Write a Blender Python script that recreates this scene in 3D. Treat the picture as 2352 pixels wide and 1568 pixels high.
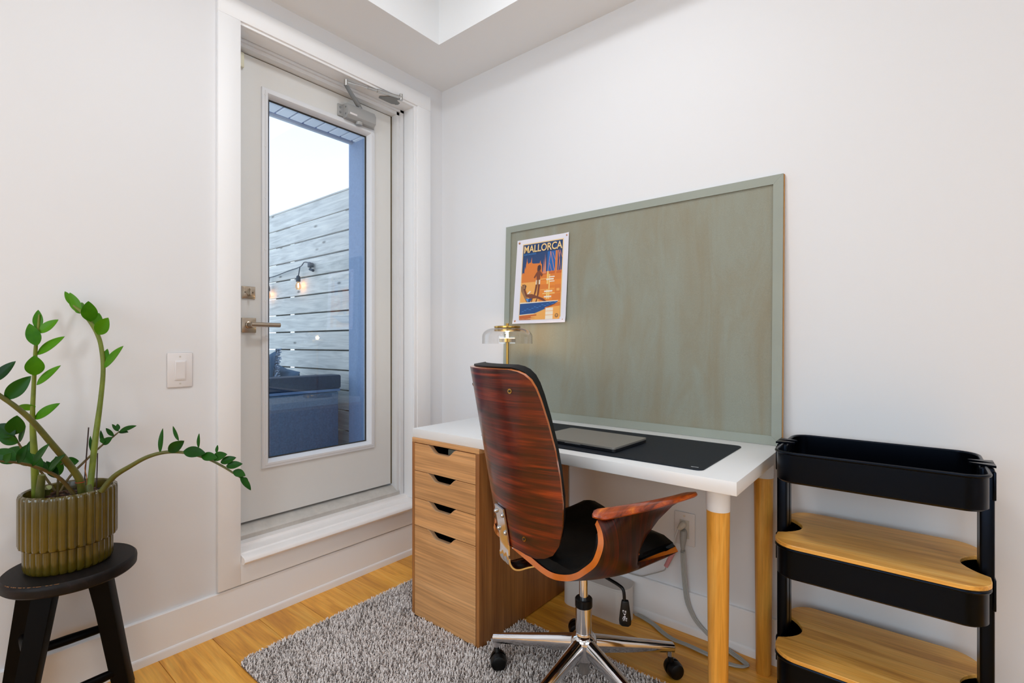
import bpy, bmesh, math, random
from math import pi, sin, cos, radians, sqrt
from mathutils import Vector, Matrix, noise as mnoise

for o in list(bpy.data.objects): bpy.data.objects.remove(o, do_unlink=True)
SC = bpy.context.scene
COL = SC.collection
random.seed(7)

# ---------------------------------------------------------------- camera
cam = bpy.data.cameras.new('camera'); camo = bpy.data.objects.new('camera', cam); COL.objects.link(camo)
camo.location = (1.985, -1.828, 1.066)
camo.rotation_euler = (radians(90), 0, radians(39.283))
cam.sensor_width = 36.0; cam.lens = 17.307; cam.shift_y = 0.00232; cam.clip_start = 0.02
SC.camera = camo

# ---------------------------------------------------------------- view, sky, lights
SC.view_settings.view_transform = 'Standard'; SC.view_settings.look = 'None'
SC.view_settings.gamma = 1.0; SC.view_settings.use_curve_mapping = False
SC.view_settings.exposure = 0.07
SC.cycles.use_denoising = True
SC.cycles.max_bounces = 10; SC.cycles.diffuse_bounces = 6; SC.cycles.glossy_bounces = 5
SC.cycles.transparent_max_bounces = 16; SC.cycles.sample_clamp_indirect = 6.0
SC.cycles.caustics_reflective = False; SC.cycles.caustics_refractive = False

W = bpy.data.worlds.new('sky'); SC.world = W; W.use_nodes = True
nt = W.node_tree; nt.nodes.clear()
wo = nt.nodes.new('ShaderNodeOutputWorld'); bg = nt.nodes.new('ShaderNodeBackground')
tc = nt.nodes.new('ShaderNodeTexCoord'); sep = nt.nodes.new('ShaderNodeSeparateXYZ')
rp = nt.nodes.new('ShaderNodeValToRGB')
nt.links.new(tc.outputs['Generated'], sep.inputs[0]); nt.links.new(sep.outputs['Z'], rp.inputs['Fac'])
rp.color_ramp.elements[0].position = 0.0; rp.color_ramp.elements[0].color = (0.90, 0.96, 1.0, 1)
rp.color_ramp.elements[1].position = 0.75; rp.color_ramp.elements[1].color = (0.50, 0.72, 1.0, 1)
e = rp.color_ramp.elements.new(0.28); e.color = (0.84, 0.93, 1.0, 1)
nt.links.new(rp.outputs['Color'], bg.inputs['Color']); bg.inputs['Strength'].default_value = 1.6
nt.links.new(bg.outputs[0], wo.inputs[0])

def area(name, loc, target, size, power, color, shape='RECTANGLE', size_y=None, spread=180):
    d = bpy.data.lights.new(name, 'AREA'); d.shape = shape; d.size = size
    if size_y: d.size_y = size_y
    d.energy = power; d.color = color; d.spread = radians(spread)
    o = bpy.data.objects.new(name, d); COL.objects.link(o); o.location = loc
    o.rotation_euler = (Vector(target) - Vector(loc)).to_track_quat('-Z', 'Y').to_euler()
    return o
area('daylight_rear_window', (1.9, -4.5, 1.5), (1.2, 0, 1.3), 2.4, 39, (0.76, 0.90, 1.0), size_y=1.5)
area('daylight_side_window', (4.3, -2.2, 1.5), (0, -1.2, 1.2), 2.0, 8, (0.76, 0.90, 1.0), size_y=1.5)
for x, y, p in ((1.1, -2.7, 6), (1.15, -1.05, 11.5), (2.7, -2.7, 5.5), (3.5, -1.3, 1.5)):
    area('ceiling_light_glow', (x, y, 2.70), (x, y, 0), 0.34, p, (0.90, 0.95, 1.0), 'DISK')

# ---------------------------------------------------------------- materials
def hexl(h, a=1.0):
    h = h.lstrip('#'); r = []
    for i in (0, 2, 4):
        c = int(h[i:i + 2], 16) / 255
        r.append(c / 12.92 if c <= 0.04045 else ((c + 0.055) / 1.055) ** 2.4)
    return (*r, a)
def newmat(name):
    m = bpy.data.materials.new(name); m.use_nodes = True
    n = m.node_tree; b = n.nodes['Principled BSDF']
    return m, n, b
def N(n, t, **k):
    x = n.nodes.new(t)
    for a, v in k.items():
        if a in x.inputs: x.inputs[a].default_value = v
        else: setattr(x, a, v)
    return x
def plain(name, col, rough=0.5, metal=0.0, bump=0.0, bscale=200.0, var=0.0, vscale=4.0, coat=0.0, spec=None, sheen=0.0):
    m, n, b = newmat(name); c = hexl(col) if isinstance(col, str) else (*col, 1)
    b.inputs['Base Color'].default_value = c; b.inputs['Roughness'].default_value = rough
    b.inputs['Metallic'].default_value = metal
    if coat: b.inputs['Coat Weight'].default_value = coat; b.inputs['Coat Roughness'].default_value = 0.08
    if spec is not None: b.inputs['Specular IOR Level'].default_value = spec
    if sheen: b.inputs['Sheen Weight'].default_value = sheen
    t = N(n, 'ShaderNodeTexCoord')
    if var:
        z = N(n, 'ShaderNodeTexNoise', Scale=vscale, Detail=5.0, Roughness=0.6); n.links.new(t.outputs['Object'], z.inputs['Vector'])
        r = N(n, 'ShaderNodeValToRGB'); n.links.new(z.outputs['Fac'], r.inputs['Fac'])
        r.color_ramp.elements[0].position = 0.3; r.color_ramp.elements[1].position = 0.7
        r.color_ramp.elements[0].color = tuple(v * (1 - var) for v in c[:3]) + (1,)
        r.color_ramp.elements[1].color = tuple(min(1, v * (1 + var)) for v in c[:3]) + (1,)
        n.links.new(r.outputs['Color'], b.inputs['Base Color'])
    if bump:
        z = N(n, 'ShaderNodeTexNoise', Scale=bscale, Detail=3.0); n.links.new(t.outputs['Object'], z.inputs['Vector'])
        u = N(n, 'ShaderNodeBump', Strength=bump, Distance=0.002); n.links.new(z.outputs['Fac'], u.inputs['Height'])
        n.links.new(u.outputs['Normal'], b.inputs['Normal'])
    return m
def wood(name, dark, mid, light, axis='X', scale=1.0, stretch=10.0, rough=0.45, coat=0.0, fine=0.35, rnd=0.12, bump=0.15, knots=0.0, dist=1.2, rotz=0.0, spec=None, fs=150.0, attr=None):
    m, n, b = newmat(name)
    t = N(n, 'ShaderNodeTexCoord'); oi = N(n, 'ShaderNodeObjectInfo')
    add = N(n, 'ShaderNodeVectorMath', operation='MULTIPLY_ADD')
    cmb = N(n, 'ShaderNodeCombineXYZ'); n.links.new(oi.outputs['Random'], cmb.inputs[0]); n.links.new(oi.outputs['Random'], cmb.inputs[1]); n.links.new(oi.outputs['Random'], cmb.inputs[2])
    n.links.new(cmb.outputs[0], add.inputs[0]); add.inputs[1].default_value = (7.3, 5.1, 9.7); rot = N(n, 'ShaderNodeMapping'); rot.inputs['Rotation'].default_value = (0, 0, radians(rotz)); at = N(n, 'ShaderNodeAttribute', attribute_name=attr) if attr else None; n.links.new(at.outputs['Vector'] if attr else t.outputs['Object'], rot.inputs['Vector']); n.links.new(rot.outputs[0], add.inputs[2])
    if spec is not None: b.inputs['Specular IOR Level'].default_value = spec
    s = {'X': (1 / stretch, 1, 1), 'Y': (1, 1 / stretch, 1), 'Z': (1, 1, 1 / stretch)}[axis]
    mp = N(n, 'ShaderNodeMapping'); mp.inputs['Scale'].default_value = tuple(v * scale for v in s); n.links.new(add.outputs[0], mp.inputs['Vector'])
    z1 = N(n, 'ShaderNodeTexNoise', Scale=14.0, Detail=6.0, Roughness=0.55, Distortion=dist); n.links.new(mp.outputs[0], z1.inputs['Vector'])
    r = N(n, 'ShaderNodeValToRGB'); n.links.new(z1.outputs['Fac'], r.inputs['Fac'])
    r.color_ramp.elements[0].position = 0.30; r.color_ramp.elements[0].color = hexl(dark)
    r.color_ramp.elements[1].position = 0.70; r.color_ramp.elements[1].color = hexl(light)
    k = r.color_ramp.elements.new(0.5); k.color = hexl(mid)
    mp2 = N(n, 'ShaderNodeMapping'); s2 = {'X': (1 / (stretch * 4), 1, 1), 'Y': (1, 1 / (stretch * 4), 1), 'Z': (1, 1, 1 / (stretch * 4))}[axis]
    mp2.inputs['Scale'].default_value = tuple(v * scale for v in s2); n.links.new(add.outputs[0], mp2.inputs['Vector'])
    z2 = N(n, 'ShaderNodeTexNoise', Scale=fs, Detail=3.0, Roughness=0.6); n.links.new(mp2.outputs[0], z2.inputs['Vector'])
    mr = N(n, 'ShaderNodeMapRange'); mr.inputs[1].default_value = 0.3; mr.inputs[2].default_value = 0.7; mr.inputs[3].default_value = 1 - fine; mr.inputs[4].default_value = 1 + fine * 0.5
    n.links.new(z2.outputs['Fac'], mr.inputs[0])
    mx = N(n, 'ShaderNodeVectorMath', operation='SCALE'); n.links.new(r.outputs['Color'], mx.inputs[0]); n.links.new(mr.outputs[0], mx.inputs['Scale'])
    rr = N(n, 'ShaderNodeMapRange'); rr.inputs[3].default_value = 1 - rnd; rr.inputs[4].default_value = 1 + rnd; n.links.new(oi.outputs['Random'], rr.inputs[0])
    m2 = N(n, 'ShaderNodeVectorMath', operation='SCALE'); n.links.new(mx.outputs[0], m2.inputs[0]); n.links.new(rr.outputs[0], m2.inputs['Scale'])
    last = m2.outputs[0]
    if knots:
        mk = N(n, 'ShaderNodeMapping'); mk.inputs['Scale'].default_value = tuple(v * 2.6 * (1 if i != 'XYZ'.index(axis) else 2.2) for i, v in enumerate(s)); 
        mk.inputs['Scale'].default_value = {'X': (3.2, 9, 9), 'Y': (9, 3.2, 9), 'Z': (9, 9, 3.2)}[axis]
        n.links.new(add.outputs[0], mk.inputs['Vector'])
        v = N(n, 'ShaderNodeTexVoronoi', Scale=1.0); n.links.new(mk.outputs[0], v.inputs['Vector'])
        kr = N(n, 'ShaderNodeMapRange'); kr.inputs[1].default_value = 0.03; kr.inputs[2].default_value = 0.12; kr.inputs[3].default_value = 1 - knots; kr.inputs[4].default_value = 1.0
        n.links.new(v.outputs['Distance'], kr.inputs[0])
        m3 = N(n, 'ShaderNodeVectorMath', operation='SCALE'); n.links.new(last, m3.inputs[0]); n.links.new(kr.outputs[0], m3.inputs['Scale']); last = m3.outputs[0]
    n.links.new(last, b.inputs['Base Color'])
    b.inputs['Roughness'].default_value = rough
    if coat: b.inputs['Coat Weight'].default_value = coat; b.inputs['Coat Roughness'].default_value = 0.12
    if bump:
        u = N(n, 'ShaderNodeBump', Strength=bump, Distance=0.001); n.links.new(z2.outputs['Fac'], u.inputs['Height']); n.links.new(u.outputs['Normal'], b.inputs['Normal'])
    return m
def glassy(name, tint=(1, 1, 1), ior=1.5, rough=0.0):
    m = bpy.data.materials.new(name); m.use_nodes = True; n = m.node_tree; n.nodes.clear()
    o = N(n, 'ShaderNodeOutputMaterial'); mix = N(n, 'ShaderNodeMixShader'); tr = N(n, 'ShaderNodeBsdfTransparent'); gl = N(n, 'ShaderNodeBsdfGlossy', Roughness=rough); fr = N(n, 'ShaderNodeFresnel', IOR=ior)
    tr.inputs['Color'].default_value = (*tint, 1)
    ge = N(n, 'ShaderNodeNewGeometry'); io = N(n, 'ShaderNodeMapRange'); io.inputs[3].default_value = ior; io.inputs[4].default_value = 1 / ior   # thin pane: same reflectance from both faces
    n.links.new(ge.outputs['Backfacing'], io.inputs[0]); n.links.new(io.outputs[0], fr.inputs['IOR'])
    n.links.new(fr.outputs[0], mix.inputs[0]); n.links.new(tr.outputs[0], mix.inputs[1]); n.links.new(gl.outputs[0], mix.inputs[2]); n.links.new(mix.outputs[0], o.inputs[0])
    return m
def emit(name, col, s):
    m = bpy.data.materials.new(name); m.use_nodes = True; n = m.node_tree; n.nodes.clear()
    o = N(n, 'ShaderNodeOutputMaterial'); e_ = N(n, 'ShaderNodeEmission', Strength=s); e_.inputs['Color'].default_value = (*col, 1); n.links.new(e_.outputs[0], o.inputs[0])
    return m

M = {}
M['wall'] = plain('wall_paint', '#e2e2e4', 0.62, bump=0.03, bscale=260)
M['ceil'] = plain('ceiling_paint', '#eceef0', 0.8)
M['trim'] = plain('trim_paint', '#efeff0', 0.5, bump=0.02, bscale=90)
M['sill'] = plain('sill_paint', '#f6f2f0', 0.3, var=0.02, vscale=9)
M['doorw'] = plain('door_paint', '#dcdbd8', 0.42, var=0.02, vscale=3)
M['lite'] = plain('lite_frame_plastic', '#dedfe2', 0.35)
M['frame'] = plain('frame_paint', '#dededf', 0.35, var=0.03)
M['strip'] = plain('weather_strip', '#5f5238', 0.8)
M['alu'] = plain('threshold_aluminium', '#c9c5bf', 0.45, metal=0.3, var=0.10, vscale=22)
M['nickel'] = plain('satin_nickel', '#b9ab9a', 0.28, metal=1.0)
M['closer'] = plain('closer_grey_paint', '#a6a6a5', 0.4, metal=0.15)
M['closer_d'] = plain('closer_arm_steel', '#8c8e8e', 0.4, metal=0.4)
M['steel'] = plain('zinc_steel', '#c4c4c2', 0.22, metal=1.0)
M['cream'] = plain('cream_plastic', '#dcd8c0', 0.5)
M['plastic'] = plain('white_plastic', '#e3dfdf', 0.35)
M['socket'] = plain('socket_plastic', '#c9c3b8', 0.4)
M['slot'] = plain('dark_slot', '#2a2725', 0.8)
M['floor'] = wood('oak_plank', '#cf8a2a', '#eca638', '#f5b951', 'X', 1.0, 9, 0.42, 0.15, 0.16, 0.13, 0.08, dist=2.2)
M['subfloor'] = plain('subfloor', '#6b4018', 0.9)
M['rugb'] = plain('rug_backing', '#6d6460', 0.95)
M['desk'] = plain('desk_white_foil', '#e6e6e6', 0.34, bump=0.03, bscale=500)
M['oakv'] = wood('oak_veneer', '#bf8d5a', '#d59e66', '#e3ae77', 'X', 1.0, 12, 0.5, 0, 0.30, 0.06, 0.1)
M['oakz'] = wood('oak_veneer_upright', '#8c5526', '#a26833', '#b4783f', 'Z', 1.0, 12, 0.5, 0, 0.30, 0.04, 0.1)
M['oakedge'] = plain('oak_edge_band', '#c9a37c', 0.5)
M['dark'] = plain('drawer_shade', '#1c140d', 0.9)  # near black puts the shade inside the drawers into their colour
M['bamboo'] = wood('bamboo_leg', '#c8862a', '#e09f40', '#ecb255', 'Z', 1.5, 8, 0.4, 0.1, 0.18, 0.05, 0.05)
M['bamboox'] = wood('bamboo_board', '#cd8c38', '#ecac4e', '#f3bd66', 'X', 3.0, 12, 0.42, 0.05, 0.2, 0.05, 0.05, dist=0.6, fs=90)
M['whitecol'] = plain('white_leg_paint', '#dcdcdd', 0.35)
M['navy'] = plain('cart_powder_coat', '#010102', 0.28, spec=0.34)
M['navy'].node_tree.nodes['Principled BSDF'].inputs['Specular Tint'].default_value = (0.30, 0.40, 0.62, 1)
M['boardf'] = plain('board_frame_paint', '#969b90', 0.6, var=0.05, vscale=3)
def board_cloth():
    m, n, b = newmat('board_painted_cloth'); t = N(n, 'ShaderNodeTexCoord')
    mp = N(n, 'ShaderNodeMapping'); mp.inputs['Scale'].default_value = (5, 5, 1.0); n.links.new(t.outputs['Object'], mp.inputs[0])
    z = N(n, 'ShaderNodeTexNoise', Scale=2.2, Detail=6.0, Roughness=0.6, Distortion=0.8); n.links.new(mp.outputs[0], z.inputs['Vector'])
    r = N(n, 'ShaderNodeValToRGB'); n.links.new(z.outputs['Fac'], r.inputs['Fac'])
    r.color_ramp.elements[0].position = 0.30; r.color_ramp.elements[0].color = hexl('#8c8570')
    r.color_ramp.elements[1].position = 0.62; r.color_ramp.elements[1].color = hexl('#909284')
    f = N(n, 'ShaderNodeTexNoise', Scale=420.0, Detail=2.0); n.links.new(t.outputs['Object'], f.inputs['Vector'])
    mr = N(n, 'ShaderNodeMapRange'); mr.inputs[1].default_value = 0.3; mr.inputs[2].default_value = 0.7; mr.inputs[3].default_value = 0.92; mr.inputs[4].default_value = 1.05; n.links.new(f.outputs['Fac'], mr.inputs[0])
    s = N(n, 'ShaderNodeVectorMath', operation='SCALE'); n.links.new(r.outputs['Color'], s.inputs[0]); n.links.new(mr.outputs[0], s.inputs['Scale'])
    n.links.new(s.outputs[0], b.inputs['Base Color']); b.inputs['Roughness'].default_value = 0.75
    u = N(n, 'ShaderNodeBump', Strength=0.25, Distance=0.001); n.links.new(f.outputs['Fac'], u.inputs['Height']); n.links.new(u.outputs['Normal'], b.inputs['Normal'])
    return m
M['cloth'] = board_cloth()
M['pine'] = plain('raw_board_edge', '#c08a4a', 0.6, var=0.1, vscale=20)
M['paper'] = plain('poster_paper', '#e6e2ea', 0.45)
M['copper'] = plain('copper_pin', '#c98d6a', 0.3, metal=1.0)
M['brass'] = plain('brushed_brass', '#b8914a', 0.25, metal=1.0)
M['bglass'] = glassy('lamp_glass', (0.97, 0.97, 0.97), 1.45)
M['glow'] = emit('lamp_glow', (1.0, 0.72, 0.40), 9)
M['glow2'] = emit('lamp_glow_disc', (1.0, 0.74, 0.46), 4)
M['mat'] = plain('desk_mat_leather', '#131923', 0.55, spec=0.25, bump=0.25, bscale=900)
M['matlogo'] = plain('mat_print', '#d8dadc', 0.6)
M['laptop'] = plain('laptop_aluminium', '#8f8b85', 0.38, metal=0.35)
M['laptopd'] = plain('laptop_dark', '#14161c', 0.35)
M['laptopl'] = plain('laptop_notch', '#b9bcc2', 0.3, metal=0.8)
M['walnut'] = wood('rosewood_veneer', '#200400', '#560f02', '#96330a', 'X', 2.6, 13, 0.34, 0.3, 0.75, 0.02, 0.05, dist=0.8, fs=60, attr='grain_co')
M['walnutz'] = wood('rosewood_veneer_side', '#0c0200', '#360a02', '#6e1e06', 'Z', 3.4, 14, 0.36, 0.2, 0.8, 0.02, 0.05, dist=0.8, spec=0.25, fs=60, attr='grain_co')
M['plyedge'] = plain('ply_edge_lacquer', '#c0641a', 0.25, coat=0.8, var=0.12, vscale=25)
M['armw'] = wood('arm_lacquer', '#581804', '#a84208', '#dc7414', 'Y', 2.6, 14, 0.3, 0.4, 0.25, 0.02, 0.03)
M['leather'] = plain('black_upholstery', '#020203', 0.55, spec=0.2, bump=0.15, bscale=160)
M['chrome'] = plain('chrome', '#e6e8ec', 0.09, metal=1.0)
M['blackp'] = plain('black_plastic', '#020203', 0.4, spec=0.3)
M['whitep'] = plain('white_print', '#cfd2dc', 0.6)
M['pot'] = plain('olive_glaze', '#4a3e07', 0.22, coat=0.5, var=0.18, vscale=12)
M['soil'] = plain('bark_soil', '#1b120c', 0.95, bump=0.9, bscale=60, var=0.6, vscale=60)
M['blackw'] = plain('black_stained_wood', '#030202', 0.45, spec=0.08, var=0.5, vscale=9)
M['blackwt'] = wood('black_stained_top', '#060404', '#0f0a09', '#1f1614', 'X', 2.0, 7, 0.5, 0.0, 0.4, 0.02, 0.1, spec=0.22)
M['bare'] = plain('worn_bare_edge', '#8a5a2c', 0.6, var=0.4, vscale=60)
M['stemA'] = plain('stem_green', '#667418', 0.5, var=0.22, vscale=30)
M['stemC'] = plain('stem_olive', '#54561f', 0.5, var=0.30, vscale=22)
M['stemD'] = plain('stem_thin', '#5a4a22', 0.5, var=0.3, vscale=22)
def leafm(name, a, b_):
    m, n, b = newmat(name); oi = N(n, 'ShaderNodeObjectInfo'); t = N(n, 'ShaderNodeTexCoord')
    z = N(n, 'ShaderNodeTexNoise', Scale=30.0, Detail=3.0); n.links.new(t.outputs['Object'], z.inputs['Vector'])
    ad = N(n, 'ShaderNodeMath', operation='ADD'); n.links.new(oi.outputs['Random'], ad.inputs[0]); n.links.new(z.outputs['Fac'], ad.inputs[1])
    r = N(n, 'ShaderNodeValToRGB'); n.links.new(ad.outputs[0], r.inputs['Fac']); r.color_ramp.elements[0].position = 0.35; r.color_ramp.elements[1].position = 1.2 if False else 1.0
    r.color_ramp.elements[0].color = hexl(a); r.color_ramp.elements[1].color = hexl(b_)
    n.links.new(r.outputs[0], b.inputs['Base Color']); b.inputs['Roughness'].default_value = 0.38; b.inputs['Specular IOR Level'].default_value = 0.15
    return m
M['leafl'] = leafm('leaf_young', '#2a6404', '#4a820c')
M['leafd'] = leafm('leaf_mature', '#062c04', '#1a4a09')
M['stake'] = plain('dark_stake', '#2c1210', 0.6)
M['dry'] = plain('dry_sheath', '#a8632e', 0.7)
M['stumpc'] = plain('stump_cut', '#9aa06a', 0.6, var=0.1)
M['label'] = plain('plant_label', '#cfc8c0', 0.5)
M['red'] = plain('red_twine', '#b0331c', 0.7)
M['box'] = plain('cable_box_plastic', '#d5d0ca', 0.5)
M['cord'] = plain('grey_cord', '#a9a9a4', 0.5)
M['plug'] = plain('grey_plug', '#a2a29f', 0.5)
M['clear'] = plain('clear_sleeve', '#c9cdd0', 0.15)
M['pink'] = plain('pink_glitter_wrap', '#c9888a', 0.5, var=0.3, vscale=500)
M['glass'] = glassy('window_glass', (0.90, 0.95, 1.0), 1.75)
M['fence'] = wood('weathered_cedar', '#c6c3bd', '#dedad2', '#efe9de', 'X', 1.3, 10, 0.8, 0, 0.16, 0.05, 0.2, knots=0.7, dist=2.0)
M['fpost'] = plain('fence_post', '#4a4d4e', 0.9)
M['stucco'] = plain('blue_stucco', '#8a9ebc', 0.85, bump=0.8, bscale=120, var=0.08, vscale=80)
M['soffit'] = plain('soffit_panel', '#f6f6f8', 0.7, var=0.05, vscale=6)
M['soffitd'] = plain('soffit_channel', '#6f87b5', 0.7)
M['fascia'] = plain('fascia_white', '#c8cbd2', 0.6)
M['deck'] = plain('terrace_deck', '#d4d4d2', 0.8, var=0.1)
M['wicker'] = plain('navy_wicker', '#22364f', 0.6, bump=0.8, bscale=90, var=0.25, vscale=90)
M['wickerp'] = plain('wicker_reflection_panel', '#587084', 0.7, bump=0.8, bscale=90, var=0.2, vscale=90)  # paler than navy_wicker, the drawer unit's glass reflection is in its colour
M['wickerd'] = plain('sofa_cushion', '#0c1c3c', 0.8)
M['rail'] = plain('sofa_rail', '#7189a8', 0.5)
M['pillow'] = plain('pillow_linen', '#47627c', 0.8, bump=0.2, bscale=60)
M['fur'] = plain('pillow_fringe', '#9aa9bd', 0.9, var=0.3, vscale=60)
M['cable'] = plain('light_cable', '#2f3f50', 0.6)
M['bulb'] = glassy('bulb_glass', (1.0, 0.8, 0.62), 1.4)
M['filament'] = emit('bulb_filament', (1.0, 0.52, 0.22), 60)
M['grey'] = plain('grey_box_card', '#6f7267', 0.7)

# ---------------------------------------------------------------- mesh helpers
def wm(o):
    m = Matrix.Translation(o.location) @ o.rotation_euler.to_matrix().to_4x4()
    return (wm(o.parent) @ o.matrix_parent_inverse @ m) if o.parent else m
class MB:
    def __init__(s): s.v = []; s.f = []; s.m = []; s.sm = []
    def add(s, vs, fs, mi=0, smooth=False):
        o = len(s.v); s.v += [tuple(p) for p in vs]
        for f in fs: s.f.append([i + o for i in f]); s.m.append(mi); s.sm.append(smooth)
        return s
    def box(s, a, b, mi=0):
        x0, y0, z0 = a; x1, y1, z1 = b
        x0, x1 = min(x0, x1), max(x0, x1); y0, y1 = min(y0, y1), max(y0, y1); z0, z1 = min(z0, z1), max(z0, z1)
        return s.add([(x0, y0, z0), (x1, y0, z0), (x1, y1, z0), (x0, y1, z0), (x0, y0, z1), (x1, y0, z1), (x1, y1, z1), (x0, y1, z1)],
                     [(3, 2, 1, 0), (4, 5, 6, 7), (0, 1, 5, 4), (1, 2, 6, 5), (2, 3, 7, 6), (3, 0, 4, 7)], mi)
    def bbox(s, a, b, r=0.003, mi=0, seg=2):
        bm = bmesh.new(); t = MB().box(a, b)
        vs = [bm.verts.new(p) for p in t.v]
        for f in t.f: bm.faces.new([vs[i] for i in f])
        bmesh.ops.bevel(bm, geom=list(bm.edges), offset=r, segments=seg, affect='EDGES', profile=0.5)
        bm.verts.index_update()
        s.add([v.co[:] for v in bm.verts], [[v.index for v in f.verts] for f in bm.faces], mi); bm.free(); return s
    def prism(s, poly, axis, a, b, mi=0, smooth=False):
        # poly: 2-D points; axis 'x','y','z' = extrusion axis
        def P(p, t):
            return {'x': (t, p[0], p[1]), 'y': (p[0], t, p[1]), 'z': (p[0], p[1], t)}[axis]
        n = len(poly); vs = [P(p, a) for p in poly] + [P(p, b) for p in poly]
        fs = [list(range(n))[::-1], list(range(n, 2 * n))]
        s.add(vs, fs, mi)
        s.add(vs, [(i, (i + 1) % n, n + (i + 1) % n, n + i) for i in range(n)], mi, smooth)
        return s
    def tube(s, pts, rad, n=10, mi=0, cap=True, flat=1.0, up=None):
        P = [Vector(p) for p in pts]; R = rad if isinstance(rad, (list, tuple)) else [rad] * len(P)
        T = [(P[min(i + 1, len(P) - 1)] - P[max(i - 1, 0)]).normalized() for i in range(len(P))]
        u = Vector(up) if up else (Vector((0, 0, 1)) if abs(T[0].z) < 0.9 else Vector((1, 0, 0)))
        u = (u - T[0] * u.dot(T[0])).normalized(); vs = []
        for i, p in enumerate(P):
            u = (u - T[i] * u.dot(T[i])).normalized(); w = T[i].cross(u)
            for k in range(n):
                a = 2 * pi * k / n; vs.append(p + u * (cos(a) * R[i]) + w * (sin(a) * R[i] * flat))
        fs = [(i * n + k, i * n + (k + 1) % n, (i + 1) * n + (k + 1) % n, (i + 1) * n + k) for i in range(len(P) - 1) for k in range(n)]
        s.add(vs, fs, mi, True)
        if cap:
            s.add([vs[k] for k in range(n)], [list(range(n))[::-1]], mi); s.add([vs[(len(P) - 1) * n + k] for k in range(n)], [list(range(n))], mi)
        return s
    def lathe(s, prof, c=(0, 0, 0), n=32, mi=0, axis='z', smooth=True):
        vs = []
        for r, z in prof:
            for k in range(n):
                a = 2 * pi * k / n; x, y = r * cos(a), r * sin(a)
                p = {'z': (x, y, z), 'x': (z, x, y), 'y': (x, z, y)}[axis]; vs.append((p[0] + c[0], p[1] + c[1], p[2] + c[2]))
        fs = [(i * n + k, i * n + (k + 1) % n, (i + 1) * n + (k + 1) % n, (i + 1) * n + k) for i in range(len(prof) - 1) for k in range(n)]
        return s.add(vs, fs, mi, smooth)
    def disc(s, c, r, axis, t, n=16, mi=0):
        a = {'z': Vector((0, 0, 1)), 'x': Vector((1, 0, 0)), 'y': Vector((0, 1, 0))}[axis] if isinstance(axis, str) else Vector(axis).normalized()
        c = Vector(c); return s.tube([c, c + a * t], r, n, mi)
    def slab(s, fn, nu, nv, mi=0, mi_edge=None, mi_back=None):
        # fn(i,j) -> (front, back) points, builds a closed thick sheet
        F = [[Vector(fn(i / nu, j / nv)[0]) for j in range(nv + 1)] for i in range(nu + 1)]
        B = [[Vector(fn(i / nu, j / nv)[1]) for j in range(nv + 1)] for i in range(nu + 1)]
        w = nv + 1; fl = [p for r in F for p in r]; bl = [p for r in B for p in r]
        q = [(i * w + j, (i + 1) * w + j, (i + 1) * w + j + 1, i * w + j + 1) for i in range(nu) for j in range(nv)]
        s.add(fl, q, mi, True); s.add(bl, [f[::-1] for f in q], mi if mi_back is None else mi_back, True)
        me = mi if mi_edge is None else mi_edge
        loop = [(i, 0) for i in range(nu)] + [(nu, j) for j in range(nv)] + [(i, nv) for i in range(nu, 0, -1)] + [(0, j) for j in range(nv, 0, -1)]
        L = len(loop); vs = [F[i][j] for i, j in loop] + [B[i][j] for i, j in loop]
        s.add(vs, [(k, L + k, L + (k + 1) % L, (k + 1) % L) for k in range(L)], me, True)
        return s
    def build(s, name, mats, parent=None, loc=None, merge=True):
        me = bpy.data.meshes.new(name); me.from_pydata(s.v, [], s.f)
        if not isinstance(mats, (list, tuple)): mats = [mats]
        for m in mats: me.materials.append(m)
        me.polygons.foreach_set('material_index', s.m); me.polygons.foreach_set('use_smooth', s.sm); me.update()
        bm = bmesh.new(); bm.from_mesh(me)
        if merge: bmesh.ops.remove_doubles(bm, verts=bm.verts, dist=1e-5)
        bmesh.ops.recalc_face_normals(bm, faces=bm.faces); bm.to_mesh(me); bm.free()
        try: me.set_sharp_from_angle(angle=radians(38))
        except Exception: pass
        o = bpy.data.objects.new(name, me); COL.objects.link(o)
        if parent is not None: o.parent = parent; o.matrix_parent_inverse = wm(parent).inverted()
        if loc: o.location = loc
        return o
def tag(o, label=None, cat=None, group=None, kind=None):
    if label: o['label'] = label
    if cat: o['category'] = cat
    if group: o['group'] = group
    if kind: o['kind'] = kind
    return o
def empty(name, loc=(0, 0, 0), **k):
    o = bpy.data.objects.new(name, None); COL.objects.link(o); o.location = loc; o.empty_display_size = 0.05
    return tag(o, **k)
def struct(o): o['kind'] = 'structure'; return o
def dupmesh(o, name, parent, mw):
    c = bpy.data.objects.new(name, o.data); COL.objects.link(c); c.parent = parent; c.matrix_parent_inverse = parent.matrix_world.inverted() if parent else Matrix(); c.matrix_world = mw
    return c
def smooth_path(pts, k=4):
    P = [Vector(p) for p in pts]; out = []
    for i in range(len(P) - 1):
        a, b, c, d = P[max(i - 1, 0)], P[i], P[i + 1], P[min(i + 2, len(P) - 1)]
        for j in range(k):
            t = j / k; out.append(0.5 * ((2 * b) + (c - a) * t + (2 * a - 5 * b + 4 * c - d) * t * t + (3 * b - a - 3 * c + d) * t ** 3))
    out.append(P[-1]); return out
def lerp(a, b, t): return a + (b - a) * t
def rrect(x0, y0, x1, y1, r, n=6):
    out = []
    for cx, cy, a0 in ((x1 - r, y1 - r, 0), (x0 + r, y1 - r, 90), (x0 + r, y0 + r, 180), (x1 - r, y0 + r, 270)):
        for k in range(n + 1):
            a = radians(a0 + 90 * k / n); out.append((cx + r * cos(a), cy + r * sin(a)))
    return out

# ================================================================ ROOM
H = 2.432; RX = 4.4; RY = -4.6
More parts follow.
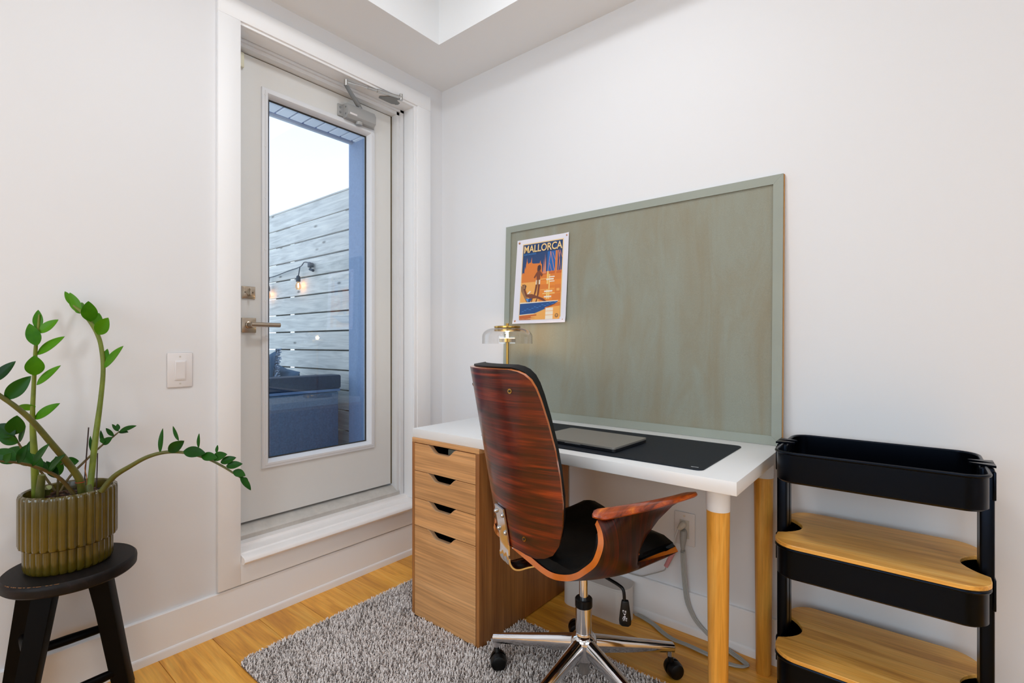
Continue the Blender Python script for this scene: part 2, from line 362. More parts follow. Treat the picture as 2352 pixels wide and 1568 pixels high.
# left wall (the door wall) with the door opening y -1.04..-0.203, z 0.25..2.283
b = MB(); OY0, OY1, OZ0, OZ1 = -1.045, -0.20, 0.235, 2.288
b.box((-0.16, RY, 0), (0, OY0, 2.8)); b.box((-0.16, OY1, 0), (0, 0.02, 2.8)); b.box((-0.16, OY0, 0), (0, OY1, OZ0)); b.box((-0.16, OY0, OZ1), (0, OY1, 2.8))
struct(b.build('wall_left', M['wall'], merge=False))
b = MB(); b.box((0, 0, 0), (RX, 0.14, 2.8)); struct(b.build('wall_right', M['wall']))
def wall_with_window(name, axis, c0, c1, w0, w1, z0, z1, t0, t1):
    b = MB()
    def bx(a0, a1, za, zb):
        if axis == 'y': b.box((a0, t0, za), (a1, t1, zb))
        else: b.box((t0, a0, za), (t1, a1, zb))
    bx(c0, w0, 0, 2.8); bx(w1, c1, 0, 2.8); bx(w0, w1, 0, z0); bx(w0, w1, z1, 2.8)
    return struct(b.build(name, M['wall'], merge=False))
wall_with_window('wall_rear', 'y', 0, RX, 0.7, 3.1, 0.75, 2.25, RY - 0.14, RY)
wall_with_window('wall_side', 'x', RY, 0, -3.2, -1.2, 0.75, 2.25, RX, RX + 0.14)
def window(name, axis, w0, w1, z0, z1, t):
    r = struct(empty(name)); 
    def put(nm, a0, a1, za, zb, th, mat):
        b = MB()
        if axis == 'y': b.box((a0, t - th, za), (a1, t + th, zb))
        else: b.box((t - th, a0, za), (t + th, a1, zb))
        b.build(nm, mat, r)
    f = 0.05
    put('frame', w0, w1, z0, z0 + f, 0.03, M['trim']); put('frame', w0, w1, z1 - f, z1, 0.03, M['trim'])
    put('frame', w0, w0 + f, z0 + f, z1 - f, 0.03, M['trim']); put('frame', w1 - f, w1, z0 + f, z1 - f, 0.03, M['trim'])
    mid = (w0 + w1) / 2; put('mullion', mid - 0.025, mid + 0.025, z0 + f, z1 - f, 0.03, M['trim'])
    put('pane', w0 + f, mid - 0.025, z0 + f, z1 - f, 0.004, M['glass']); put('pane', mid + 0.025, w1 - f, z0 + f, z1 - f, 0.004, M['glass'])
window('window_1', 'y', 0.7, 3.1, 0.75, 2.25, RY - 0.07)
window('window_2', 'x', -3.2, -1.2, 0.75, 2.25, RX + 0.07)
# ceiling: dropped border with a raised tray
TX0, TY0, TX1, TY1 = 0.302, -0.298, 4.1, -4.3
b = MB(); b.box((0, RY, H), (TX0, 0, 2.8)); b.box((TX1, RY, H), (RX, 0, 2.8)); b.box((TX0, TY0, H), (TX1, 0, 2.8)); b.box((TX0, RY, H), (TX1, TY1, 2.8)); b.box((0, RY, 2.72), (RX, 0, 2.84))
struct(b.build('ceiling', M['ceil'], merge=False))
for x, y, w_ in ((1.1, -2.7, 'nearest the door wall'), (1.15, -1.05, 'nearest the desk'), (2.7, -2.7, 'in the middle of the room'), (3.5, -1.3, 'above the window side')):
    t = MB().lathe([(0.085, 2.72), (0.085, 2.712), (0.07, 2.708), (0.07, 2.72)], (x, y, 0), 24).build('ceiling_light', M['trim'])
    tag(t, 'round white recessed ceiling light ' + w_, 'ceiling light', 'recessed ceiling lights')
# floor: planks along X
sub = struct(MB().box((0, RY, -0.03), (RX, 0, -0.006)).build('floor', M['subfloor']))
PW = 0.1635; y = -1.299 - PW * 21; row = 0
rl = random.Random(5)
plank_cache = {}
def plank_mesh(L):
    k = round(L, 2)
    if k not in plank_cache:
        bm = MB().bbox((-k / 2 + 0.0004, -PW / 2 + 0.0004, -0.006), (k / 2 - 0.0004, PW / 2 - 0.0004, 0.0), 0.0009, seg=1)
        plank_cache[k] = bm
    return plank_cache[k], k
proto = {}
while y < 0.0:
    x = 0.0; x = -rl.choice((0, 0.3, 0.7, 1.0))
    while x < RX:
        L = rl.choice((1.2, 1.5, 1.8))
        x0, x1 = max(x, 0.0), min(x + L, RX); yy0, yy1 = max(y, RY), min(y + PW, 0.0)
        if x1 - x0 > 0.03 and yy1 - yy0 > 0.02:
            if x0 == x and x1 == x + L and abs(yy1 - yy0 - PW) < 1e-6:
                if L not in proto:
                    o = plank_mesh(L)[0].build('plank', M['floor'], sub, loc=(x0 + L / 2, y + PW / 2, 0)); proto[L] = o
                else:
                    c = proto[L].copy(); COL.objects.link(c); c.location = (x0 + L / 2, y + PW / 2, 0)
            else:
                MB().bbox((x0 + 0.0004, yy0 + 0.0004, -0.006), (x1 - 0.0004, yy1 - 0.0004, 0), 0.0009, seg=1).build('plank', M['floor'], sub)
        x += L
    y += PW; row += 1
# baseboards with shoe moulding
def base(name, axis, a0, a1, sgn):
    prof = [(0, 0), (0.0175, 0), (0.0175, 0.022), (0.0165, 0.027), (0.0135, 0.030), (0.0125, 0.030), (0.0125, 0.149), (0.0105, 0.151), (0, 0.151)]
    if axis == 'y': b = MB().prism([(sgn * p[0], p[1]) for p in prof], 'y', a0, a1)
    else: b = MB().prism([(sgn * p[0], p[1]) for p in prof], 'x', a0, a1)
    return struct(b.build(name, M['trim']))
base('baseboard_left', 'y', RY, 0, 1)
base('baseboard_right', 'x', 0, RX, -1)
# ---------------------------------------------------------------- door surround
t1 = struct(empty('trim_1', (0, -0.6, 1.2)))
def piece(nm, a, b_, mat=None, r=0.0015, par=t1): return MB().bbox(a, b_, r).build(nm, mat or M['trim'], par)
piece('casing', (0, -1.117, 0.158), (0.02, -1.039, 2.283))
piece('casing', (0, -0.186, 0.262), (0.02, -0.100, 2.283))
piece('casing', (0, -1.117, 2.283), (0.02, -0.100, 2.356))
piece('apron', (0, -1.039, 0.158), (0.0195, -0.100, 0.240))
piece('bead', (0.0002, -0.2035, 0.262), (0.012, -0.186, 2.289)); piece('bead', (0.0002, -1.039, 2.2725), (0.012, -0.2036, 2.289))
piece('jamb', (-0.07, -0.19, 0.28), (0.0, -0.2035, 2.2735)); piece('jamb', (-0.07, -1.045, 0.262), (0.0, -1.036, 2.275)); piece('jamb', (-0.07, -1.045, 2.2725), (-0.0, -0.19, 2.2875))
sl = MB().prism([(-0.12, 0.240), (0.035, 0.236), (0.046, 0.240), (0.052, 0.249), (0.050, 0.258), (0.043, 0.264), (0.012, 0.268), (0.008, 0.273), (-0.04, 0.279), (-0.043, 0.287), (-0.12, 0.290)], 'y', -1.038, -0.130)
struct(sl.build('trim_2', M['sill']))
# frame + door
dr = struct(empty('door_1', (-0.12, -0.62, 0.34)))
b = MB()
b.box((-0.09, -0.224, 0.285), (-0.072, -0.204, 2.275)); b.box((-0.15, -0.240, 0.285), (-0.082, -0.200, 2.262))
b.box((-0.09, -1.04, 2.262), (-0.072, -0.204, 2.280)); b.box((-0.15, -1.04, 2.247), (-0.082, -0.200, 2.29))
b.box((-0.15, -1.04, 0.285), (-0.082, -1.008, 2.26))
b.build('door_frame', M['frame'], dr, merge=False)
b = MB(); b.box((-0.135, -0.2475, 0.34), (-0.123, -0.239, 2.25)); b.box((-0.135, -1.01, 2.2435), (-0.123, -0.24, 2.2475)); b.build('weather_strip', M['strip'], dr)
b = MB(); b.prism([(-0.16, 0.285), (-0.078, 0.285), (-0.078, 0.305), (-0.083, 0.311), (-0.118, 0.331), (-0.16, 0.337)], 'y', -1.04, -0.215); b.build('threshold', M['alu'], dr)
DY0, DY1, DZ0, DZ1, DX = -1.006, -0.2500, 0.343, 2.2435, -0.12
LY0, LY1, LZ0, LZ1 = -0.892, -0.364, 0.562, 2.118   # hole
b = MB(); b.box((DX - 0.044, DY0, DZ0), (DX, LY0, DZ1)); b.box((DX - 0.044, LY1, DZ0), (DX, DY1, DZ1)); b.box((DX - 0.044, LY0, DZ0), (DX, LY1, LZ0)); b.box((DX - 0.044, LY0, LZ1), (DX, LY1, DZ1))
b.build('door_leaf', M['doorw'], dr, merge=False)
def ring(mb, prof, y0, y1, z0, z1, mi=0):
    # prof: list of (inset, x) swept as a mitred rectangle
    vs = []
    for ins, x in prof:
        vs += [(x, y0 + ins, z0 + ins), (x, y1 - ins, z0 + ins), (x, y1 - ins, z1 - ins), (x, y0 + ins, z1 - ins)]
    n = len(prof); fs = []
    for i in range(n):
        j = (i + 1) % n
        for k in range(4): fs.append((i * 4 + k, i * 4 + (k + 1) % 4, j * 4 + (k + 1) % 4, j * 4 + k))
    mb.add(vs, fs, mi)
    return mb
b = ring(MB(), [(0, DX), (0.001, DX + 0.008), (0.006, DX + 0.010), (0.012, DX + 0.010), (0.013, DX + 0.012), (0.022, DX + 0.013), (0.025, DX + 0.009), (0.036, DX - 0.012), (0.036, DX - 0.03), (0.0, DX - 0.001)], -0.904, -0.352, 0.546, 2.136)
for z in [0.60 + 0.215 * k for k in range(8)]:
    for yy in (-0.889, -0.367): b.disc((DX + 0.011, yy, z), 0.0045, 'x', 0.0022, 10)
for yy in (-0.75, -0.50): b.disc((DX + 0.011, yy, 0.561), 0.0045, 'x', 0.0022, 10)
b.build('glazing_frame', M['lite'], dr, merge=False)
b = ring(MB(), [(0, DX - 0.012), (0.0045, DX - 0.0145), (0.0045, DX - 0.02), (0, DX - 0.02)], -0.868, -0.388, 0.582, 2.10); b.build('gasket', M['slot'], dr, merge=False)
MB().box((-0.146, -0.888, 0.566), (-0.142, -0.368, 2.114)).build('pane', M['glass'], dr)
# hardware on the door
def dpart(nm, loc):
    o = empty(nm, loc); o.parent = dr; o.matrix_parent_inverse = wm(dr).inverted(); return o
hb = dpart('deadbolt', (DX, -0.956, 1.275)); hb['label'] = 'square satin nickel deadbolt with thumb turn'
MB().bbox((DX, -0.9810, 1.250), (DX + 0.006, -0.9290, 1.300), 0.001).build('plate', M['nickel'], hb)
MB().bbox((DX + 0.006, -0.9780, 1.2545), (DX + 0.010, -0.9330, 1.2975), 0.001).build('cover', M['nickel'], hb)
b = MB(); b.disc((DX + 0.010, -0.956, 1.275), 0.011, 'x', 0.004, 20); b.bbox((DX + 0.012, -0.9595, 1.259), (DX + 0.032, -0.9525, 1.291), 0.002); b.build('thumb_turn', M['nickel'], hb)
for y_ in (-0.971, -0.941): MB().disc((DX + 0.010, y_, 1.275), 0.0022, 'x', 0.001, 10).build('screw', M['slot'], hb)
hh = dpart('door_handle', (DX, -0.955, 1.143)); hh['label'] = 'satin nickel lever handle on a square rose'
MB().bbox((DX, -0.982, 1.112), (DX + 0.009, -0.927, 1.172), 0.0012).build('rose', M['nickel'], hh)
b = MB(); b.lathe([(0.0145, 0), (0.0145, 0.012), (0.0125, 0.013), (0.0125, 0.052), (0.0, 0.052)], (DX + 0.009, -0.957, 1.143), 20, axis='x'); b.build('spindle', M['nickel'], hh)
b = MB(); b.lathe([(0.0, -0.968), (0.0095, -0.967), (0.0095, -0.852), (0.0085, -0.851), (0.0, -0.851)], (DX + 0.056, 0, 1.144), 20, axis='y'); b.build('lever', M['nickel'], hh)
# alarm contact
b = MB().bbox((DX, -0.999, 2.178), (DX + 0.016, -0.976, 2.238), 0.003).build('alarm_contact', M['cream'], dr); b['label'] = 'cream plastic alarm contact'
# door closer
dc = empty('door_closer', (DX, -0.45, 2.16), label='grey hydraulic door closer with folded arm at top of the door', cat='door closer')
pr_ = [(-0.118, 2.134), (-0.085, 2.134), (-0.070, 2.146), (-0.068, 2.180), (-0.080, 2.200), (-0.118, 2.202)]
MB().prism(pr_, 'y', -0.528, -0.375).build('body', M['closer'], dc)
MB().bbox((-0.1195, -0.556, 2.142), (-0.112, -0.520, 2.198), 0.002).build('mounting_plate', M['closer'], dc); MB().bbox((-0.1195, -0.380, 2.136), (-0.112, -0.356, 2.190), 0.002).build('mounting_plate', M['closer'], dc)
for z in (2.159, 2.182): MB().disc((-0.112, -0.544, z), 0.0055, 'x', 0.002, 12).build('screw', M['closer_d'], dc)
for z in (2.152, 2.184): MB().disc((-0.090, -0.5285, z), 0.004, 'y', -0.0012, 10).build('screw', M['closer_d'], dc)
MB().lathe([(0.0, 0), (0.013, 0.0), (0.016, 0.004), (0.016, 0.014), (0.0, 0.015)], (-0.092, -0.455, 2.121), 20).build('spindle_cap', M['closer'], dc)
MB().bbox((-0.0715, -0.518, 2.149), (-0.0690, -0.480, 2.157), 0.0005).build('rating_label', M['plastic'], dc)
arm = [(-0.092, -0.452, 2.200), (-0.085, -0.462, 2.210), (-0.012, -0.577, 2.240)]
b = MB(); b.tube(arm, [0.0125, 0.0115, 0.0085], 10, flat=0.45, up=(0.3, 1, 0.2)); b.disc((-0.092, -0.452, 2.194), 0.012, 'z', 0.014, 14); b.build('main_arm', M['closer_d'], dc)
b = MB(); b.disc((-0.012, -0.577, 2.236), 0.0085, 'z', 0.026, 14); b.build('elbow', M['steel'], dc)
e0, e1 = Vector((-0.012, -0.577, 2.255)), Vector((0.035, -0.304, 2.2735))
b = MB(); b.tube([e0, lerp(e0, e1, 0.15), lerp(e0, e1, 0.38)], [0.007, 0.0036, 0.0036], 8); b.tube([lerp(e0, e1, 0.38), lerp(e0, e1, 0.56)], 0.0056, 10); b.build('rod', M['steel'], dc)
b = MB(); b.tube([lerp(e0, e1, 0.55), lerp(e0, e1, 0.6), lerp(e0, e1, 0.9), e1], [0.0082, 0.0085, 0.0072, 0.0085], 10); b.disc(e1 - Vector((0, 0, 0.014)), 0.0085, 'z', 0.03, 14); b.build('forearm', M['steel'], dc)
b = MB(); b.prism([(-0.047, -0.375), (-0.030, -0.382), (0.012, -0.345), (0.030, -0.312), (0.022, -0.300), (0.000, -0.305), (-0.012, -0.275), (-0.030, -0.272), (-0.047, -0.300)], 'z', 2.269, 2.2735)
for p in ((-0.035, -0.368), (-0.033, -0.283)): b.disc((p[0], p[1], 2.2675), 0.004, 'z', 0.002, 10)
b.build('bracket', M['closer_d'], dc)
# light switch
sw = empty('light_switch', (0, -1.233, 0.975), label='white rocker light switch on a rectangular wall plate', cat='light switch')
MB().bbox((0, -1.2715, 0.9145), (0.006, -1.1945, 1.0355), 0.004, seg=2).build('plate', M['plastic'], sw)
MB().bbox((0.0055, -1.2500, 0.940), (0.0085, -1.2160, 1.008), 0.001).build('surround', M['plastic'], sw)
b = MB().prism([(0.0075, 0.945), (0.0095, 0.945), (0.0105, 0.974), (0.0125, 1.003), (0.0075, 1.003)], 'y', -1.2465, -1.2195); b.build('rocker', M['plastic'], sw)
for z in (1.0215, 0.928): MB().disc((0.0055, -1.233, z), 0.003, 'x', 0.001, 12).build('screw', M['socket'], sw)
# ================================================================ OUTSIDE
b = MB().box((-6.0, -3.0, 0.16), (-0.17, 0.5, 0.20)); struct(b.build('ground', M['deck']))
fen = empty('cedar_fence', (-2.6, 0.22, 0.2), label='weathered grey horizontal board fence on the terrace', cat='fence')
FP = 0.1475; z = 2.192; fr = random.Random(3); k = 0
while z - 0.138 > 0.2:
    x0 = -1.165 if k % 2 else -1.168
    MB().bbox((-5.2, 0.2 + fr.uniform(-0.002, 0.002), z - 0.137), (x0, 0.222, z), 0.002, seg=1).build('board', M['fence'], fen)
    z -= FP; k += 1
for x in (-1.25, -2.35, -3.5, -4.7): MB().box((x - 0.045, 0.2245, 0.2), (x + 0.045, 0.31, 2.17)).build('post', M['fpost'], fen)
MB().bbox((-5.2, 0.195, 2.193), (-1.165, 0.235, 2.205), 0.002).build('cap', M['fence'], fen)
b = MB().box((-1.165, 0.17, 0.2), (-0.165, 0.35, 2.62)); struct(b.build('exterior_wall', M['stucco']))
so = struct(empty('exterior_soffit', (-0.6, -0.3, 2.5)))
MB().box((-1.118, -1.6, 2.506), (-0.165, 0.36, 2.56)).build('backing', M['soffitd'], so)
pw = 0.0895; yy = -1.56; pm = None
while yy < 0.33:
    o = MB().bbox((-1.085, yy + 0.006, 2.494), (-0.17, yy + pw - 0.006, 2.506), 0.002, seg=1).build('panel', M['soffit'], so) if pm is None else None
    if pm is None: pm = o; base_y = yy
    else:
        c = pm.copy(); COL.objects.link(c); c.location.y = pm.location.y + (yy - base_y)
    yy += pw
MB().bbox((-1.145, -1.6, 2.49), (-1.118, 0.36, 2.60), 0.003).build('fascia', M['fascia'], so)
struct(MB().box((-3.1, 0.75, 0.2), (-0.2, 0.85, 2.15)).build('fence_gap_screen', M['fpost']))  # dark screen added to keep bright sky out of the fence gaps
# sofa on the terrace, its back towards the door
sf = empty('outdoor_sofa', (-1.5, -0.5, 0.2), label='dark blue wicker sofa on the terrace seen through the door glass', cat='sofa')
MB().bbox((-1.27, -1.5, 0.755), (-1.14, 0.095, 0.850), 0.012).build('back_beam', M['wicker'], sf)
MB().bbox((-1.26, -1.5, 0.735), (-1.145, 0.09, 0.754), 0.004).build('rail', M['rail'], sf)
MB().bbox((-1.26, -1.48, 0.24), (-1.15, 0.08, 0.734), 0.01).build('back_panel', M['wickerp'], sf)
MB().bbox((-1.95, 0.0, 0.24), (-1.27, 0.10, 0.80), 0.01).build('side_panel', M['wicker'], sf)
MB().bbox((-1.95, -1.5, 0.24), (-1.27, -0.005, 0.45), 0.01).build('seat_base', M['wicker'], sf)
MB().bbox((-1.93, -1.48, 0.452), (-1.275, -0.01, 0.60), 0.04, seg=3).build('seat_cushion', M['wickerd'], sf)
for x in (-1.93, -1.2):
    for y_ in (-1.46, 0.05): MB().box((x - 0.02, y_ - 0.02, 0.2), (x + 0.02, y_ + 0.02, 0.24)).build('leg', M['fpost'], sf)
def pillow(name, c, s, rot, mat):
    def fn(u, v):
        a, b_ = u * 2 - 1, v * 2 - 1
        t = 0.5 * s[2] * (max(0, (1 - a * a) * (1 - b_ * b_)) ** 0.45)
        pin = 1 - 0.10 * (1 - abs(a)) * abs(b_) - 0.0
        pin2 = 1 - 0.10 * (1 - abs(b_)) * abs(a)
        x, y_ = a * s[0] / 2 * pin2, b_ * s[1] / 2 * pin
        w = 0.012 * mnoise.noise(Vector((a * 3, b_ * 3, s[0] * 10)))
        R = Matrix.Rotation(rot[2], 3, 'Z') @ Matrix.Rotation(rot[1], 3, 'Y') @ Matrix.Rotation(rot[0], 3, 'X')
        return (Vector(c) + R @ Vector((x, y_, t + w + 0.002)), Vector(c) + R @ Vector((x, y_, -t + w)))
    return MB().slab(fn, 16, 16).build(name, mat)
tag(pillow('throw_pillow', (-1.60, -0.105, 0.765), (0.34, 0.27, 0.12), (radians(76), radians(10), radians(4)), M['pillow']), 'slate blue pillow standing on the wicker terrace sofa', 'pillow')
p2 = pillow('fringed_pillow', (-1.70, -0.24, 0.79), (0.40, 0.38, 0.12), (radians(74), radians(-14), radians(12)), M['pillow'])
tag(p2, 'pale shaggy fringed pillow at the left edge of the door glass', 'pillow')
fr = random.Random(9); b = MB()
for i in range(900):
    a, c_ = fr.uniform(-0.17, 0.17), fr.uniform(-0.16, 0.16)
    R = Matrix.Rotation(radians(12), 3, 'Z') @ Matrix.Rotation(radians(-14), 3, 'Y') @ Matrix.Rotation(radians(74), 3, 'X')
    base_p = Vector((-1.70, -0.24, 0.79)) + R @ Vector((a, c_, 0.05)); d = R @ Vector((fr.uniform(-.02, .02), fr.uniform(-.035, -.005), fr.uniform(.012, .03)))
    s_ = R @ Vector((0.004, 0, 0)); b.add([base_p - s_, base_p + s_, base_p + d + s_, base_p + d - s_], [(0, 1, 2, 3)])
    if i % 3 == 0:
        e_ = fr.uniform(-0.2, 0.2); bp = Vector((-1.70, -0.24, 0.79)) + R @ Vector((0.195, e_, 0)); d = R @ Vector((fr.uniform(.01, .04), fr.uniform(-.01, .01), fr.uniform(-.02, .02))); s2 = R @ Vector((0, 0.004, 0))
        b.add([bp - s2, bp + s2, bp + d + s2, bp + d - s2], [(0, 1, 2, 3)])
o = b.build('fringe', M['fur'], merge=False); o.parent = p2; o['kind'] = 'stuff'
# string lights
sg = empty('string_lights', (-1.9, 0.18, 1.68), label='black outdoor cable with hanging bulbs strung along the fence', cat='string lights')
path = smooth_path([(-3.6, 0.185, 1.735), (-3.0, 0.18, 1.66), (-2.42, 0.18, 1.650), (-2.1, 0.18, 1.675), (-1.88, 0.178, 1.692), (-1.81, 0.175, 1.720), (-1.75, 0.18, 1.712)], 6)
b = MB().tube(path, 0.0042, 6)
b.tube(smooth_path([(-1.75, 0.18, 1.712), (-1.70, 0.17, 1.70), (-1.70, 0.17, 1.655), (-1.66, 0.17, 1.645)], 4), [0.006] * 13, 6)
b.bbox((-1.725, 0.155, 1.668), (-1.685, 0.19, 1.705), 0.006); b.tube([(-1.71, 0.17, 1.655), (-1.66, 0.17, 1.64)], 0.011, 8)
b.build('cable', M['cable'], sg)
for bx_, bz in ((-1.872, 1.690), (-2.405, 1.650)):
    b = MB().tube([(bx_, 0.172, bz), (bx_, 0.16, bz - 0.075)], 0.004, 6); b.lathe([(0.005, 0), (0.014, -0.008), (0.018, -0.03), (0.018, -0.052), (0.0, -0.052)], (bx_, 0.158, bz - 0.07), 14); b.build('socket', M['cable'], sg)
    MB().lathe([(0.012, 0), (0.014, -0.01), (0.023, -0.032), (0.0235, -0.045), (0.015, -0.062), (0.0, -0.066)], (bx_, 0.158, bz - 0.122), 16).build('bulb', M['bulb'], sg)
    MB().lathe([(0.0, -0.012), (0.0045, -0.014), (0.0055, -0.045), (0.0, -0.048)], (bx_, 0.158, bz - 0.122), 8).build('filament', M['filament'], sg)

# ================================================================ RUG
rug = empty('rug', (1.0, -0.73, 0.0), label='grey shaggy rug under the drawer unit and office chair', cat='rug')
RX0, RX1, RY0, RY1 = 0.232, 1.53, -1.135, -0.335
MB().prism(rrect(RX0, RY0, RX1, RY1, 0.035), 'z', 0.0003, 0.0035).build('backing', M['rugb'], rug)
def rug_mat():
    m, n, b = newmat('rug_pile'); t = N(n, 'ShaderNodeTexCoord'); z = N(n, 'ShaderNodeTexNoise', Scale=260.0, Detail=2.0); n.links.new(t.outputs['Object'], z.inputs['Vector'])
    z2 = N(n, 'ShaderNodeTexNoise', Scale=7.0, Detail=4.0); n.links.new(t.outputs['Object'], z2.inputs['Vector'])
    ad = N(n, 'ShaderNodeMath', operation='MULTIPLY_ADD'); n.links.new(z2.outputs['Fac'], ad.inputs[0]); ad.inputs[1].default_value = 0.35; n.links.new(z.outputs['Fac'], ad.inputs[2])
    r = N(n, 'ShaderNodeValToRGB'); n.links.new(ad.outputs[0], r.inputs['Fac']); r.color_ramp.elements[0].position = 0.45; r.color_ramp.elements[1].position = 0.85
    r.color_ramp.elements[0].color = hexl('#c4b9b1'); r.color_ramp.elements[1].color = hexl('#faf2ee')
    n.links.new(r.outputs[0], b.inputs['Base Color']); b.inputs['Roughness'].default_value = 0.95; b.inputs['Specular IOR Level'].default_value = 0.1
    return m
AX0, AX1, AY0, AY1 = 0.455, 0.815, -0.578, -0.008
rr_ = random.Random(21); vs = []; fs = []
stp = 0.0052; nx, ny = int((RX1 - RX0) / stp), int((RY1 - RY0) / stp)
for i in range(nx):
    for j in range(ny):
        x = RX0 + (i + rr_.random()) * stp; y = RY0 + (j + rr_.random()) * stp
        if AX0 - 0.003 < x < AX1 + 0.003 and y > AY0 - 0.003: continue
        # rounded corners
        cx = min(max(x, RX0 + 0.035), RX1 - 0.035); cy = min(max(y, RY0 + 0.035), RY1 - 0.035)
        if (x - cx) ** 2 + (y - cy) ** 2 > 0.035 ** 2: continue
        a = rr_.uniform(0, 2 * pi) + 1.3 * mnoise.noise(Vector((x * 14, y * 14, 0))); L = rr_.uniform(0.006, 0.011); h = rr_.uniform(0.009, 0.0145)
        edge = min(x - RX0, RX1 - x, y - RY0, RY1 - y)
        if edge < 0.012: h *= 0.7
        dx, dy = cos(a), sin(a); w = 0.0019; px, py = -dy * w, dx * w; o_ = len(vs)
        vs += [(x - px, y - py, 0.003), (x + px, y + py, 0.003), (x + px + dx * L * 0.35, y + py + dy * L * 0.35, 0.003 + h * 0.75), (x - px + dx * L * 0.35, y - py + dy * L * 0.35, 0.003 + h * 0.75), (x + dx * L, y + dy * L, 0.003 + h)]
        fs += [(o_, o_ + 1, o_ + 2, o_ + 3), (o_ + 3, o_ + 2, o_ + 4)]
me = bpy.data.meshes.new('pile'); me.from_pydata(vs, [], fs); me.materials.append(rug_mat()); me.polygons.foreach_set('use_smooth', [True] * len(fs))
o = bpy.data.objects.new('pile', me); COL.objects.link(o); o.parent = rug; o.matrix_parent_inverse = wm(rug).inverted(); o['kind'] = 'stuff'
# ================================================================ DRAWER UNIT
al = empty('drawer_unit', (0.635, -0.3, 0.004), label='light oak veneer drawer unit with four drawers holding up the desk', cat='drawer unit')
z0, z1 = 0.004, 0.6995
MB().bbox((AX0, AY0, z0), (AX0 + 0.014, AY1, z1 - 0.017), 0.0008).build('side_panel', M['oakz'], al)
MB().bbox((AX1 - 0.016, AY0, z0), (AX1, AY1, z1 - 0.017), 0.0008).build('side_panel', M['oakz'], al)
MB().bbox((AX0, AY0, z1 - 0.017), (AX1, AY1, z1), 0.0008).build('top_panel', M['oakv'], al)
MB().box((AX0 + 0.014, AY1 - 0.006, z0 + 0.02), (AX1 - 0.016, AY1 - 0.002, z1 - 0.017)).build('back_panel', M['oakv'], al)
fx0, fx1 = AX0 + 0.0155, AX1 - 0.0175; fw = fx1 - fx0
seams = [z1 - 0.019, z1 - 0.1265, z1 - 0.233, z1 - 0.341, z0 + 0.003]
first_box = None
for k in range(4):
    zt, zb = seams[k] - 0.0012, seams[k + 1] + 0.0012
    dw = MB(); poly = [(fx0, zb), (fx1, zb), (fx1, zt)]
    xa, xb, dp_, sw_ = fx0 + fw * 0.715, fx0 + fw * 0.228, 0.028, fw * 0.150
    n = 8
    for i in range(n + 1): t = i / n; poly.append((xa - sw_ * t, zt - dp_ * (0.5 - 0.5 * cos(pi * t))))
    for i in range(n + 1): t = i / n; poly.append((xb + sw_ * (1 - t), zt - dp_ * (0.5 + 0.5 * cos(pi * t))))
    poly.append((fx0, zt))
    dw.prism(poly, 'y', AY0 + 0.0005, AY0 + 0.017); front = dw.build('drawer', M['oakv'], al)
    # light edge band round the pull
    cut = poly[3:3 + 2 * (n + 1)]
    e = MB(); vs_ = []
    for (x, z) in cut: vs_ += [(x, AY0 + 0.0001, z), (x, AY0 + 0.0172, z), (x, AY0 + 0.0172, z + 0.0010), (x, AY0 + 0.0001, z + 0.0010)]
    fs_ = [(i * 4 + q, i * 4 + (q + 1) % 4, i * 4 + 4 + (q + 1) % 4, i * 4 + 4 + q) for i in range(len(cut) - 1) for q in range(4)]
    e.add(vs_, fs_); e.build('edge_band', M['oakedge'], front)
    bx = MB(); hb_ = zb + 0.012; ht_ = zt - 0.035
    bx.box((fx0 + 0.012, AY0 + 0.017, hb_), (fx1 - 0.012, AY0 + 0.40, hb_ + 0.005)); bx.box((fx0 + 0.012, AY0 + 0.018, hb_), (fx0 + 0.024, AY0 + 0.40, ht_)); bx.box((fx1 - 0.024, AY0 + 0.018, hb_), (fx1 - 0.012, AY0 + 0.40, ht_)); bx.box((fx0 + 0.012, AY0 + 0.388, hb_), (fx1 - 0.012, AY0 + 0.40, ht_))
    bx.build('drawer_box', M['dark'], front, merge=False)
MB().box((fx0 - 0.001, AY0 + 0.40, z0 + 0.004), (fx1 + 0.001, AY0 + 0.405, z1 - 0.018)).build('inner_back', M['dark'], al)
zz = seams[1] + 0.0182
tag(MB().bbox((0.617, AY0 + 0.040, zz), (0.70, AY0 + 0.14, zz + 0.076), 0.002).build('storage_box', M['grey']), 'grey green box inside the open pull of the top drawer', 'box')
# ================================================================ DESK
dk = empty('desk', (1.05, -0.3, 0.7), label='white desk top resting on the oak drawer unit and two wooden legs', cat='desk')
MB().bbox((0.453, -0.574, 0.7), (1.655, -0.019, 0.734), 0.0012).build('tabletop', M['desk'], dk)
def leg(x, y):
    l = MB().lathe([(0.0, 0), (0.0195, 0.0), (0.0225, 0.006), (0.0285, 0.636), (0.0, 0.636)], (x, y, 0), 32).build('leg', M['bamboo'], dk)
    MB().lathe([(0.0, 0.636), (0.0292, 0.636), (0.0300, 0.699), (0.0, 0.6995)], (x, y, 0), 32).build('collar', M['whitecol'], l)
leg(1.590, -0.500); leg(1.606, -0.078)
